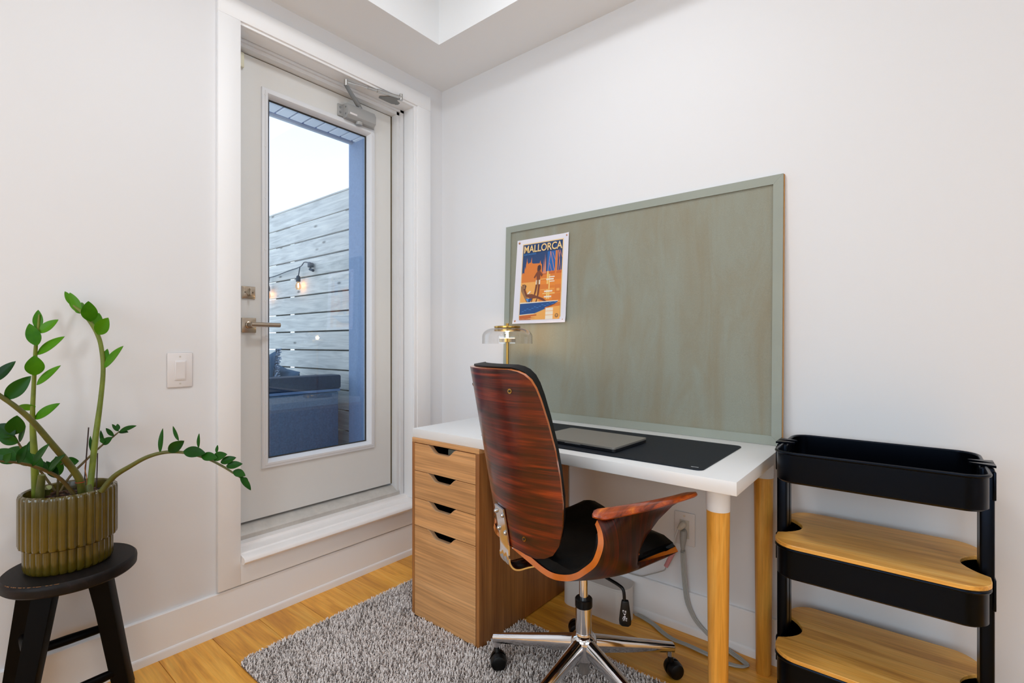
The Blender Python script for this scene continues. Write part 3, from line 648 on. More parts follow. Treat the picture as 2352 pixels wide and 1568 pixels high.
# desk mat
dm = MB().prism(rrect(0.765, -0.523, 1.556, -0.132, 0.018), 'z', 0.7342, 0.7372).build('desk_mat', M['mat']); tag(dm, 'black leather desk mat under the closed laptop', 'desk mat')
def text_mesh(name, s, size, mat, M4, parent=None, bold=0.0, ext=0.0, align='LEFT', spacing=1.0):
    c = bpy.data.curves.new(name, 'FONT'); c.body = s; c.size = size; c.offset = bold; c.extrude = ext; c.align_x = align; c.space_character = spacing; c.resolution_u = 3
    t = bpy.data.objects.new(name, c); COL.objects.link(t); dg = bpy.context.evaluated_depsgraph_get(); me = bpy.data.meshes.new_from_object(t.evaluated_get(dg))
    bpy.data.objects.remove(t, do_unlink=True); me.transform(M4); me.materials.clear(); me.materials.append(mat)
    o = bpy.data.objects.new(name, me); COL.objects.link(o)
    if parent: o.parent = parent; o.matrix_parent_inverse = wm(parent).inverted()
    return o
text_mesh('logo_print', 'nomo', 0.0085, M['matlogo'], Matrix.Translation((1.520, -0.503, 0.7374)), dm, bold=0.0003)
# laptop
Rl = Matrix.Translation((1.137, -0.372, 0.7374)) @ Matrix.Rotation(radians(-2.0), 4, 'Z')
lp = empty('laptop', (1.137, -0.372, 0.7374), label='closed space grey laptop lying on the black desk mat', cat='laptop')
def xf(o, m): o.data.transform(m); return o
def lappart(mb, nm, mat):
    o = mb.build(nm, mat); xf(o, Rl); o.parent = lp; o.matrix_parent_inverse = wm(lp).inverted(); return o
b = MB().prism(rrect(-0.152, -0.108, 0.152, 0.108, 0.010), 'z', 0.0015, 0.0085); lappart(b, 'base', M['laptopd'])
b = MB().prism(rrect(-0.1525, -0.1085, 0.1525, 0.1085, 0.010), 'z', 0.0095, 0.0150); lappart(b, 'lid', M['laptop'])
b = MB().box((-0.13, 0.06, 0.0085), (0.13, 0.10, 0.0095)); lappart(b, 'hinge', M['laptopd'])
b = MB().bbox((-0.030, -0.1090, 0.0072), (0.030, -0.1068, 0.0092), 0.0006); lappart(b, 'opening_notch', M['laptopl'])
for x in (-0.12, 0.12):
    for y in (-0.08, 0.08): lappart(MB().disc((x, y, 0), 0.006, 'z', 0.0016, 12), 'foot', M['laptopd'])
# table lamp
LX, LY = 0.633, -0.207
lm = empty('table_lamp', (LX, LY, 0.734), label='brass table lamp with a clear glass dome glowing behind the chair', cat='table lamp')
MB().lathe([(0.0, 0.7342), (0.084, 0.7342), (0.086, 0.736), (0.086, 0.750), (0.084, 0.752), (0.0, 0.752)], (LX, LY, 0), 48).build('base', M['brass'], lm)
MB().lathe([(0.0058, 0.752), (0.0058, 1.074)], (LX, LY, 0), 16).build('stem', M['brass'], lm)
MB().lathe([(0.0, 1.073), (0.0335, 1.073), (0.0345, 1.074), (0.0345, 1.089), (0.0, 1.089)], (LX, LY, 0), 40).build('cup', M['brass'], lm)
MB().lathe([(0.0, 1.0893), (0.032, 1.0893), (0.032, 1.0915), (0.0, 1.0915)], (LX, LY, 0), 32).build('light_disc', M['glow2'], lm)
MB().lathe([(0.0, 1.0915), (0.006, 1.0915), (0.005, 1.118), (0.0, 1.118)], (LX, LY, 0), 16).build('light_tube', M['glow'], lm)
MB().lathe([(0.0, 1.118), (0.054, 1.120), (0.0565, 1.121), (0.0565, 1.128), (0.055, 1.1295), (0.0, 1.1295)], (LX, LY, 0), 48).build('reflector', M['brass'], lm)
MB().lathe([(0.0, 1.1335), (0.055, 1.1335), (0.0565, 1.135), (0.0565, 1.141), (0.055, 1.142), (0.007, 1.142), (0.007, 1.152), (0.006, 1.1535), (0.0, 1.1535)], (LX, LY, 0), 48).build('top_cap', M['brass'], lm)
prof = [(0.012, 1.1325)] + [(0.060 + 0.048 * sin(radians(a)), 1.096 + 0.0365 * cos(radians(a))) for a in range(0, 91, 10)] + [(0.1082, 1.067)]
inner = [(r - 0.0018, z - 0.0015 if i < 8 else z) for i, (r, z) in enumerate(prof)][::-1]
MB().lathe(prof + inner, (LX, LY, 0), 64).build('glass_shade', M['bglass'], lm)
pl = bpy.data.lights.new('table_lamp_light', 'POINT'); pl.energy = 3.2; pl.color = (1.0, 0.66, 0.36); pl.shadow_soft_size = 0.009
po = bpy.data.objects.new('table_lamp_light', pl); COL.objects.link(po); po.location = (LX, LY, 1.104)
# ================================================================ PIN BOARD
def yb(z): return -0.016 - (1.622 - z) * 0.033
BX0, BX1, BZ0, BZ1 = 0.466, 1.652, 0.7345, 1.625
pb = empty('pin_board', (1.06, -0.03, 0.7345), label='large sage green framed pin board standing on the desk against the wall', cat='pin board')
def bslab(x0, x1, z0, z1, d0, d1):   # d: depth behind the front plane
    m = MB(); vs = []
    for z in (z0, z1):
        for x in (x0, x1):
            for d in (d0, d1): vs.append((x, yb(z) + d, z))
    m.add(vs, [(0, 2, 3, 1), (4, 5, 7, 6), (0, 4, 6, 2), (1, 3, 7, 5), (0, 1, 5, 4), (2, 6, 7, 3)]); return m
def member(x0, z0_, x1, z1_, w, side):
    pass
fw_ = 0.030
def fmember(poly, nm='frame'):
    m = MB(); n = len(poly); vs = [(x, yb(z) - 0.0, z) for x, z in poly] + [(x, yb(z) + 0.0155, z) for x, z in poly]
    m.add(vs, [list(range(n)), list(range(n, 2 * n))[::-1]]); m.add(vs, [(i, n + i, n + (i + 1) % n, (i + 1) % n) for i in range(n)]); return m.build(nm, M['boardf'], pb)
g = 0.0003
fmember([(BX0, BZ0), (BX0 + fw_, BZ0 + fw_), (BX0 + fw_, BZ1 - fw_), (BX0, BZ1)])
fmember([(BX1, BZ0), (BX1, BZ1), (BX1 - fw_, BZ1 - fw_), (BX1 - fw_, BZ0 + fw_)])
fmember([(BX0 + g, BZ1), (BX0 + fw_ + g, BZ1 - fw_), (BX1 - fw_ - g, BZ1 - fw_), (BX1 - g, BZ1)])
fmember([(BX0 + g, BZ0), (BX1 - g, BZ0), (BX1 - fw_ - g, BZ0 + fw_), (BX0 + fw_ + g, BZ0 + fw_)])
bslab(BX0 + 0.02, BX1 - 0.02, BZ0 + 0.02, BZ1 - 0.02, 0.006, 0.014).build('panel', M['cloth'], pb)
bslab(BX0 + 0.001, BX1 + 0.0015, BZ0 + 0.001, BZ1 - 0.001, 0.0157, 0.0158).build('edge', M['pine'], pb)
bslab(BX1 + 0.0002, BX1 + 0.0022, BZ0 + 0.001, BZ1 - 0.001, 0.004, 0.0155).build('edge_strip', M['pine'], pb)
# poster
ps = empty('travel_poster', (0.675, -0.03, 1.16), label='orange and blue MALLORCA travel poster pinned to the green board', cat='poster')
PX0, PX1, PZ0, PZ1 = 0.527, 0.822, 1.160, 1.551
def sk(x, z):  # slight skew and lifted lower corners as in the photo
    t = (PZ1 - z) / (PZ1 - PZ0); x2 = x + lerp(0.008, -0.009, t) * (1 - (x - PX0) / (PX1 - PX0)) + lerp(0.003, -0.005, t) * ((x - PX0) / (PX1 - PX0))
    return x2
def pp(x, z, d=0.0):
    u = (x - PX0) / (PX1 - PX0); t = (PZ1 - z) / (PZ1 - PZ0)
    lift = 0.004 * t + 0.006 * (max(0, u - 0.925) / 0.075) ** 2 + 0.003 * (max(0, t - 0.972) / 0.028) ** 2
    return (sk(x, z), yb(z) + 0.0048 - lift - d, z)
m = MB(); m.slab(lambda i, j: (pp(lerp(PX0, PX1, i), lerp(PZ0, PZ1, j)), pp(lerp(PX0, PX1, i), lerp(PZ0, PZ1, j), -0.0004)), 10, 14); m.build('paper', M['paper'], ps)
PC = {'cream': '#ecc98c', 'navy': '#22406f', 'navy2': '#1d4b86', 'blue': '#1f62ab', 'or': '#de7c2e', 'or2': '#e9892f', 'lo': '#f2ab55', 'yel': '#f4c772', 'br': '#7b3f24', 'dbr': '#4a2c2c', 'ltb': '#9c6f45', 'wht': '#f3e4cf', 'rust': '#c9662c', 'sky': '#4d90d6', 'pk': '#d88a6c'}
PM = {k: plain('poster_ink_' + k, v, 0.45) for k, v in PC.items()}; PK = list(PC)
art = MB(); AW, AH = 0.222, 0.349; ax0, az0 = 0.566, 1.176
lay = [0]
def ink(col, pts, step=0.00003):
    # pts in poster units (0..100 across, 0..157 down)
    lay[0] += 1; d = 0.0003 + lay[0] * step
    P = [(ax0 + AW * x / 100, az0 + AH * (1 - y / 157)) for x, y in pts]
    c = bmesh.new(); vs = [c.verts.new(pp(x, z, d)) for x, z in P]; c.faces.new(vs)
    es = bmesh.ops.triangulate(c, faces=c.faces[:]); c.verts.index_update()
    art.add([v.co[:] for v in c.verts], [[v.index for v in f.verts] for f in c.faces], PK.index(col)); c.free()
def R_(col, x0, y0, x1, y1): 
    n = max(1, int((y1 - y0) / 14)); 
    ys = [lerp(y0, y1, i / n) for i in range(n + 1)]; ink(col, [(x0, y) for y in ys] + [(x1, y) for y in ys[::-1]])
R_('cream', -2, -2, 102, 159); R_('navy', 0, 0, 100, 66); R_('blue', 64, 20, 84, 64)
ink('or', [(0, 62), (3, 58), (6, 60), (7, 46), (9, 52), (10, 40), (13, 38), (14, 36), (15, 41), (18, 39), (22, 38), (23, 32), (24.5, 39), (28, 41), (45, 42), (47, 36), (48, 42), (51, 45), (52, 60), (56, 63), (66, 60), (70, 63), (100, 62), (100, 84), (52, 82), (0, 80)])
ink('or', [(10, 44), (12, 28), (13.5, 44)]); ink('or', [(22, 44), (24, 27), (25.5, 44)])
R_('lo', 0, 79, 47, 120); R_('or2', 47, 78, 100, 122); R_('rust', 48, 60, 100, 66)
for x, h in ((54, 34), (57, 22), (59, 30)): ink('pk', [(x, 64), (x + 1.5, h), (x + 3, 64)])
for a, b_, w in (((66, 62), (71, 20), 1.2), ((71, 20), (82, 60), 1.2), ((76, 22), (86, 44), 1.0), ((88, 62), (89, 20), 1.4), ((92, 60), (94, 24), 1.1), ((97, 62), (91, 20), 1.0), ((94, 20), (100, 36), 1.0), ((70, 44), (76, 62), 0.9)):
    ink('pk', [(a[0], a[1]), (a[0] + w, a[1]), (b_[0] + w, b_[1]), (b_[0], b_[1])])
R_('or', 84, 20, 88, 66); R_('yel', 65, 60, 69, 116); R_('yel', 70, 66, 73, 116)
for y0, y1, x0, x1, c in ((74, 76, 48, 66, 'lo'), (71, 73, 70, 84, 'wht'), (75, 78, 64, 82, 'wht'), (80, 82, 72, 84, 'wht'), (86, 96, 48, 70, 'or'), (96, 97.5, 50, 84, 'lo'), (99, 102, 60, 80, 'wht'), (104, 106, 56, 86, 'yel'), (110, 113, 60, 78, 'wht'), (88, 104, 86, 100, 'or'), (90, 92, 74, 96, 'or'), (96, 101, 90, 97, 'lo'), (106, 118, 80, 100, 'or')):
    R_(c, x0, y0, x1, y1)
# standing figure
ink('dbr', [(41, 47), (46, 45), (49, 48), (49, 54), (46, 60), (41, 62), (40, 53)])
ink('br', [(42, 58), (47, 56), (49, 60), (55, 66), (52, 70), (48, 66), (48, 77), (40, 77), (39, 67), (34, 72), (32, 70), (38, 61)])
R_('wht', 38, 76, 49, 85); R_('ltb', 40, 76, 46, 85)
ink('br', [(38, 85), (43, 85), (40, 100), (36, 110), (33, 112), (36, 98)]); ink('br', [(44, 85), (49, 85), (47, 104), (45, 114), (42, 114), (43, 98)])
# reclining figure and chair
ink('ltb', [(0, 86), (3, 86), (19, 112), (22, 120), (16, 120), (1, 96)]); ink('dbr', [(3, 83), (10, 83), (14, 86), (12, 94), (6, 92)]); ink('ltb', [(5, 84), (11, 84), (11, 92), (6, 92)])
ink('br', [(6, 92), (12, 94), (17, 104), (30, 104), (44, 109), (58, 114), (68, 121), (60, 120), (42, 113), (26, 113), (14, 108)])
ink('navy2', [(14, 113), (31, 113), (24, 122)]); ink('sky', [(14, 113), (22, 113), (20, 121)]); ink('wht', [(24, 97), (27, 99), (20, 104), (17, 103)])
ink('br', [(30, 113), (32, 113), (30, 121), (28, 121)]); ink('br', [(42, 114), (44, 114), (42, 121), (39, 121)])
ink('wht', [(0, 121), (95, 120), (95, 121.5), (0, 123)])
ink('navy2', [(0, 123), (95, 121.5), (90, 126), (60, 137), (38, 144), (0, 146)])
for k in range(14):
    x = 4 + k * 6.2; y = 141 - k * 1.15 - (k % 3) * 1.5
    ink('sky', [(x, y), (x + 3, y - 2.2), (x + 7, y - 1.2), (x + 7, y - 0.6), (x + 3, y - 1.4)])
ink('wht', [(0, 146), (38, 144), (38, 145), (0, 147.5)])
ink('lo', [(0, 147.5), (40, 145), (64, 137), (95, 123), (100, 123), (100, 157), (0, 157)]); ink('rust', [(0, 148), (44, 146), (44, 149), (30, 150), (30, 152), (42, 153), (20, 154), (30, 155), (30, 157), (0, 157)])
ink('or', [(64, 137), (95, 124), (100, 123), (100, 131), (64, 133)]); R_('wht', 66, 134, 84, 157); R_('lo', 66, 140, 84, 141); R_('lo', 66, 148, 84, 149)
ink('ltb', [(93 + 4.2 * cos(a * pi / 8), 150 + 4.2 * sin(a * pi / 8)) for a in range(16)]); ink('lo', [(91, 148), (95, 148), (93, 152.5)])
art.build('artwork', [PM[k] for k in PK], ps, merge=False)
def on_poster(o):
    for v in o.data.vertices: x, z = v.co.x, v.co.y; v.co = Vector(pp(x, z, 0.0036))
def ptext(nm, s, size, x, y, mat, sx=1.0, bold=0.0, spacing=1.0):
    o = text_mesh(nm, s, size, mat, Matrix.Translation((ax0 + AW * x / 100, az0 + AH * (1 - y / 157), 0)) @ Matrix.Scale(sx, 4, (1, 0, 0)), None, bold, spacing=spacing)
    on_poster(o); o.parent = ps; o.matrix_parent_inverse = wm(ps).inverted(); return o
ptext('title_lettering', 'MALLORCA', 0.046, 2.5, 17.2, PM['cream'], 0.905, 0.0009, 0.985)
ptext('subtitle_lettering', 'ISLAS BALEARES', 0.0105, 3, 22.5, PM['sky'], 0.9, 0.0, 1.1)
ptext('small_print', 'MALLORCA, ISLAS BALEARES', 0.006, 2, 156, PM['cream'], 0.9, 0.0, 1.1)
for x, z, w_ in ((0.541, 1.538, 'top left'), (0.810, 1.540, 'top right'), (0.541, 1.172, 'bottom left'), (0.806, 1.172, 'bottom right')):
    p = pp(x, z, 0.0); b = MB().lathe([(0.0, -0.0045), (0.0035, -0.0035), (0.0052, -0.0012), (0.0052, 0.0)], (p[0], p[1], p[2]), 14, axis='y')
    tag(b.build('push_pin', M['copper']), 'small copper push pin in the ' + w_ + ' corner of the travel poster', 'push pin', 'copper pins holding the poster')
# ================================================================ CART
ct = empty('utility_cart', (1.90, -0.21, 0.0), label='black three tier metal cart with bamboo boards beside the desk', cat='cart')
CX0, CX1, CY0, CY1 = 1.694, 2.112, -0.372, -0.060
def tray(zt, zb):
    m = MB(); ro = rrect(CX0, CY0, CX1, CY1, 0.045, 8); ri = rrect(CX0 + 0.003, CY0 + 0.003, CX1 - 0.003, CY1 - 0.003, 0.042, 8); n = len(ro)
    rb = rrect(CX0 + 0.004, CY0 + 0.004, CX1 - 0.004, CY1 - 0.004, 0.042, 8); rbi = rrect(CX0 + 0.008, CY0 + 0.008, CX1 - 0.008, CY1 - 0.008, 0.038, 8)
    rings = [[(x, y, zt) for x, y in ro], [(x, y, zb + 0.006) for x, y in ro], [(x, y, zb) for x, y in rbi], [(x, y, zb + 0.003) for x, y in rbi], [(x, y, zb + 0.008) for x, y in ri], [(x, y, zt) for x, y in ri]]
    vs = [p for r in rings for p in r]
    m.add(vs, [(i * n + k, i * n + (k + 1) % n, ((i + 1) % 6) * n + (k + 1) % n, ((i + 1) % 6) * n + k) for i in range(6) if i != 2 for k in range(n)], 0, True)
    m.add(rings[2], [list(range(n))[::-1]]); m.add(rings[3], [list(range(n))])
    rim = rrect(CX0 - 0.001, CY0 - 0.001, CX1 + 0.001, CY1 + 0.001, 0.046, 8); rp = [(x, y, zt) for x, y in rim]; R0 = 0.0042
    # rolled rim
    vs = []; k2 = 8
    for i, p in enumerate(rp):
        a, b_ = Vector(rp[i - 1]), Vector(rp[(i + 1) % len(rp)]); t = (b_ - a).normalized(); nn = Vector((t.y, -t.x, 0))
        for q in range(k2): an = 2 * pi * q / k2; vs.append(Vector(p) + nn * (cos(an) * R0) + Vector((0, 0, sin(an) * R0)))
    L = len(rp); m.add(vs, [(i * k2 + q, i * k2 + (q + 1) % k2, ((i + 1) % L) * k2 + (q + 1) % k2, ((i + 1) % L) * k2 + q) for i in range(L) for q in range(k2)], 0, True)
    return m.build('tray', M['navy'], ct, merge=False)
tray(0.779, 0.700); tray(0.527, 0.448); tray(0.233, 0.155)
def post(x, sx):
    m = MB()
    for y0, y1 in ((-0.252, -0.218), (-0.214, -0.180)):
        m.bbox((x, y0, 0.06), (x + sx * 0.026, y1, 0.780), 0.005, seg=3)
    m.box((x + sx * 0.002, -0.240, 0.06), (x + sx * 0.022, -0.190, 0.775))
    return m.build('post', M['navy'], ct, merge=False)
post(CX0 - 0.016, 1); post(CX1 + 0.016, -1)
for x, sx in ((CX0 - 0.018, 1), (CX1 + 0.018, -1)):
    for y in (-0.236, -0.197):
        m = MB().prism([(x, y - 0.017), (x + sx * 0.034, y - 0.004), (x + sx * 0.046, y), (x + sx * 0.034, y + 0.004), (x, y + 0.017)], 'z', 0.781, 0.786); m.build('rim_clip', M['navy'], ct)
    for zt, zb in ((0.772, 0.706), (0.525, 0.452), (0.230, 0.160)):
        MB().bbox((x, -0.256, zb), (x + sx * 0.006, -0.176, zt), 0.002).build('clamp_plate', M['navy'], ct)
def bboard(z):
    r = 0.06; x0, x1, y0, y1 = CX0 - 0.006, CX1 + 0.006, CY0 - 0.004, CY1 + 0.004; ym = (y0 + y1) / 2
    P = rrect(x0, y0, x1, y1, r, 8); out = []
    def notch(x, sx):
        c = []
        for k in range(13):
            t = k / 12; y = lerp(ym + 0.072, ym - 0.072, t); c.append((x + sx * 0.048 * (sin(pi * t) ** 0.75), y))
        return c
    # order: (x1,y1) corner -> (x0,y1) corner -> notch at x0 going down -> (x0,y0) -> (x1,y0) -> notch at x1 going up
    q = 9; out = P[0:q] + P[q:2 * q] + notch(x0, 1) + P[2 * q:3 * q] + P[3 * q:4 * q] + [(x, y) for x, y in notch(x1, -1)[::-1]]
    m = bmesh.new(); vt = [m.verts.new((x, y, z)) for x, y in out]; f = m.faces.new(vt); r_ = bmesh.ops.extrude_face_region(m, geom=[f])
    for g_ in r_['geom']:
        if isinstance(g_, bmesh.types.BMVert): g_.co.z += 0.0095
    bmesh.ops.recalc_face_normals(m, faces=m.faces); me = bpy.data.meshes.new('bamboo_board'); 
    top = [e for e in m.edges if all(v.co.z > z + 0.005 for v in e.verts)]; bmesh.ops.bevel(m, geom=top, offset=0.0015, segments=1, affect='EDGES')
    m.to_mesh(me); m.free(); me.materials.append(M['bamboox']); o = bpy.data.objects.new('bamboo_board', me); COL.objects.link(o); return o
for z, lab in ((0.5315, 'bamboo board on the middle tier of the black cart'), (0.2375, 'bamboo board on the lowest tier of the black cart')):
    tag(bboard(z), lab, 'board', 'bamboo boards on the cart')
for x in (CX0 + 0.03, CX1 - 0.03):
    for y in (CY0 + 0.04, CY1 - 0.04):
        m = MB().disc((x - 0.008, y, 0.025), 0.025, 'x', 0.016, 20); m.disc((x, y, 0.04), 0.005, 'z', 0.03, 8); m.build('caster', M['navy'], ct, merge=False)
MB().bbox((CX0 + 0.005, CY0 + 0.02, 0.062), (CX1 - 0.005, CY0 + 0.045, 0.078), 0.003).build('base_rail', M['navy'], ct); MB().bbox((CX0 + 0.005, CY1 - 0.045, 0.062), (CX1 - 0.005, CY1 - 0.02, 0.078), 0.003).build('base_rail', M['navy'], ct)
for x in (CX0 - 0.012, CX1 - 0.014): MB().bbox((x, CY0 + 0.02, 0.062), (x + 0.026, CY1 - 0.02, 0.08), 0.003).build('base_rail', M['navy'], ct)

# ================================================================ OFFICE CHAIR
PH = radians(65); CF = Vector((cos(PH), sin(PH), 0)); CR = Vector((sin(PH), -cos(PH), 0)); CA = Vector((1.1992, -0.5198, 0))
def K(r, s, z): return CA + CR * r + CF * s + Vector((0, 0, z))
ch = empty('office_chair', tuple(CA), label='rosewood veneer and black upholstered office chair on a chrome star base', cat='office chair')
# back panel: curved slab. width table (z, half width)
WT = [(0.497, 0.085), (0.500, 0.125), (0.508, 0.150), (0.522, 0.172), (0.55, 0.189), (0.60, 0.202), (0.66, 0.210), (0.73, 0.2125), (0.80, 0.2115), (0.87, 0.206), (0.925, 0.199), (0.955, 0.193), (0.975, 0.185), (0.989, 0.172), (0.996, 0.157), (1.000, 0.135)]
WT = [(z, w * 1.0) for z, w in WT]
def wz(z):
    if z <= WT[0][0]: return WT[0][1]
    for (a, b), (c, d) in zip(WT, WT[1:]):
        if z <= c: return lerp(b, d, (z - a) / (c - a))
    return WT[-1][1]
BR = 0.30
def back_s(r, z, off=0.0): return -0.27 - 0.18 * (z - 0.55) + (BR - sqrt(max(BR * BR - r * r, 1e-6))) + off
zs = []
for (a, b), (c, d) in zip(WT, WT[1:]):
    n = max(1, int((c - a) / 0.03)); zs += [lerp(a, c, k / n) for k in range(n)]
zs.append(1.0)
def back_fn(o0, o1, grow=0.0, sh=0.0):
    def fn(i, j):
        z = zs[int(round(j * (len(zs) - 1)))]; w = wz(z) + grow; r = (i * 2 - 1) * w
        r = w * sin((i * 2 - 1) * pi / 2 * 0.999) * 0.35 + r * 0.65
        nr = r / BR; k = 1 / sqrt(1 + 0.0)
        # offset along the local normal (inwards = towards the sitter)
        def off(d): return K(r * (1 - d / BR), back_s(r, z) + d * sqrt(max(0, 1 - nr * nr)), z + d * 0.18 + sh)
        return off(o0), off(o1)
    return fn
def grain(o, fn):
    a = o.data.attributes.new('grain_co', 'FLOAT_VECTOR', 'POINT')
    for i, v in enumerate(o.data.vertices):
        d = v.co - CA; a.data[i].vector = fn(d.dot(CR), d.dot(CF), v.co.z)
m = MB().slab(back_fn(0.0, 0.011), 36, len(zs) - 1, 0, 1, 0); o = m.build('back_shell', [M['walnut'], M['plyedge']], ch, merge=False)
grain(o, lambda r, s, z: (BR * math.asin(max(-1, min(1, r / BR))), 0.3, z))
m = MB().slab(back_fn(0.0118, 0.046, -0.004, 0.004), 30, len(zs) - 1); pad = m.build('back_pad', M['leather'], ch)
bv = pad.modifiers.new('soft', 'BEVEL'); bv.width = 0.011; bv.segments = 3; bv.limit_method = 'ANGLE'; bv.angle_limit = radians(50)
# rivets in the back shell
for r, z in ((0.128, 0.945), (0.095, 0.545), (-0.128, 0.945), (-0.095, 0.545)):
    p = K(r, back_s(r, z), z); nrm = (p - K(0, back_s(0, z) + BR, z)).normalized()
    MB().disc(p - nrm * 0.001, 0.0065, nrm, 0.0022, 18).disc(p + nrm * 0.001, 0.0030, nrm, 0.0018, 12, 1).build('rivet', [M['brass'], M['slot']], ch, merge=False)
# seat shell rim (half profile in r,s,z) from centre bottom to the arm top
RIM = [(0.0, -0.262, 0.500), (0.06, -0.258, 0.497), (0.105, -0.246, 0.486), (0.15, -0.230, 0.472), (0.188, -0.218, 0.470), (0.234, -0.208, 0.483), (0.272, -0.203, 0.503), (0.300, -0.199, 0.525), (0.332, -0.192, 0.556), (0.345, -0.186, 0.585), (0.347, -0.180, 0.612), (0.332, -0.174, 0.634), (0.305, -0.168, 0.650)]
FRT = [(0.0, 0.180, 0.480), (0.05, 0.180, 0.480), (0.09, 0.180, 0.480), (0.13, 0.180, 0.481), (0.175, 0.178, 0.482), (0.224, 0.165, 0.484), (0.236, 0.02, 0.487), (0.238, 0.00, 0.494), (0.234, 0.015, 0.520), (0.233, 0.045, 0.552), (0.240, 0.080, 0.592), (0.258, 0.112, 0.630), (0.283, 0.140, 0.656)]
MIDZ = [0.436, 0.436, 0.437, 0.440, 0.447, 0.460, 0.478, 0.498, 0.528, 0.560, 0.592, 0.626, 0.650]
MIDR = [0.0, 0.05, 0.09, 0.13, 0.175, 0.222, 0.256, 0.272, 0.283, 0.289, 0.290, 0.292, 0.294]
def shell_pt(u, t, side):
    # u 0..12 along the rim, t 0..1 rear to front
    k = min(int(u), 11); f = u - k
    def cr(g):
        p0, p1, p2, p3 = g(max(k - 1, 0)), g(k), g(k + 1), g(min(k + 2, 12))
        return 0.5 * (2 * p1 + (p2 - p0) * f + (2 * p0 - 5 * p1 + 4 * p2 - p3) * f * f + (3 * p1 - p0 - 3 * p2 + p3) * f ** 3)
    def L3(T): return Vector([cr(lambda i_, q=q: T[i_][q]) for q in range(3)])
    def LF(T): return Vector([lerp(T[k][q], T[k + 1][q], f) for q in range(3)])
    a, c = L3(RIM), LF(FRT)
    if side < 0:
        if u > 5.2: c = Vector((c[0], c[1] - 0.09 * min(1, (u - 5.2) / 1.0), c[2]))
    mz = cr(lambda i_: MIDZ[i_]); mr = cr(lambda i_: MIDR[i_])
    b = Vector((mr, -0.06, mz))
    # quadratic through a (t=0), b (t=.4), c (t=1)
    l0 = (t - 0.4) * (t - 1) / 0.4; l1 = t * (t - 1) / (0.4 * -0.6); l2 = t * (t - 0.4) / 0.6
    p = a * l0 + b * l1 + c * l2
    return p
def shell_fn(d0, d1, u1=12.0, t0=0.0, t1=1.0, u0=0.0, lift=None):
    def fn(i, j):
        x = (i * 2 - 1); side = -1 if x < 0 else 1; u = u0 + abs(x) * (u1 - u0); t = lerp(t0, t1, j)
        def P3(uu, tt): q = shell_pt(min(max(uu, 0), 12), min(max(tt, 0), 1), side); r_ = q[0] if side > 0 or q[0] < 0.20 else 0.20 + (q[0] - 0.20) * 0.22; return Vector((r_ * side, q[1], q[2]))
        p = P3(u, t); e = 0.05
        if u < e: du = Vector((1, 0, 0)) 
        else: du = (P3(u + e, t) - P3(u - e, t)) * side
        dt = P3(u, t + 0.02) - P3(u, t - 0.02); n = du.cross(dt)
        if n.length < 1e-9: n = Vector((0, 0, 1))
        n.normalize()
        if u < 4 and n.z < 0: n = -n
        if u >= 4 and n[0] * side > 0 and abs(n.x) > 0.3: n = -n
        g = lift(u, t) if lift else 0.0
        q0, q1 = p + n * d0, p + n * (d1 + g)
        return K(*q0), K(*q1)
    return fn
m = MB().slab(shell_fn(0.0, 0.0145), 96, 26, 0, 1, 0); o = m.build('seat_shell', [M['walnutz'], M['plyedge']], ch, merge=False); grain(o, lambda r, s, z: (s + 0.15 * z, 0.1 * r, z))
def plift(u, t):
    a = 1.0 if u < 4.0 else max(0.0, 1 - (u - 4.0) / 1.4)
    return 0.030 * a * min(1, (1 - t) * 9 + 0.25) * min(1, t * 5 + 0.5)
m = MB().slab(shell_fn(0.0150, 0.023, 11.2, 0.015, 0.985, lift=plift), 96, 26); m.build('seat_pad', M['leather'], ch, merge=False)
# armrests
for side in (1, -1):
    s1 = 0.162 if side > 0 else 0.06
    ro_ = 0.290 if side > 0 else 0.222
    def arm_fn(i, j, side=side, s1=s1, ro_=ro_):
        t = i; s = lerp(-0.170, s1, t); rc = ro_ + 0.012 * sin(pi * t) ; zc = 0.655 + 0.010 * t
        endr = min(1.0, (min(t, 1 - t) / 0.07)) ; w = 0.020 * sqrt(max(0.02, 1 - (1 - endr) ** 2)); tw = -0.25 + 0.5 * t
        x = (j * 2 - 1) * w; h = 0.0085 * sqrt(max(0.0, 1 - (j * 2 - 1) ** 4)) * (0.6 + 0.4 * endr)
        r = rc + x * cos(tw); z = zc + x * sin(tw)
        return K(side * r, s, z + h), K(side * r, s, z - h * 0.75)
    m = MB().slab(arm_fn, 28, 14); m.build('armrest', M['armw'], ch)
# bracket joining back and seat
def strip(path, w, t, nm, mat, ribs=True):
    P = smooth_path(path, 6); m = MB()
    def fn(i, j):
        k = int(round(i * (len(P) - 1))); p = P[k]; a = P[max(k - 1, 0)]; b_ = P[min(k + 1, len(P) - 1)]; tg = (b_ - a).normalized(); nn = CR.cross(tg).normalized()
        x = (j * 2 - 1); ww = w * (1 if i > 0.45 else 0.9)
        rib = 0.0045 * (math.exp(-((abs(x) - 0.35) / 0.16) ** 2)) * (max(0, min(1, (i - 0.42) * 8))) if ribs else 0
        q = p + CR * (x * ww / 2)
        return q + nn * (t + rib), q + nn * rib
    m.slab(fn, len(P) - 1, 12); return m.build(nm, mat, ch, merge=False)
bs = lambda z: back_s(0, z)
strip([K(0.0, bs(0.608) - 0.006, 0.608), K(0.0, bs(0.57) - 0.006, 0.57), K(0, bs(0.53) - 0.0065, 0.53), K(0, bs(0.50) - 0.008, 0.495), K(0, -0.268, 0.458), K(0, -0.256, 0.438), K(0, -0.236, 0.430), K(0, -0.20, 0.431), K(0, -0.12, 0.426)], 0.062, 0.0045, 'back_bracket', M['chrome'])
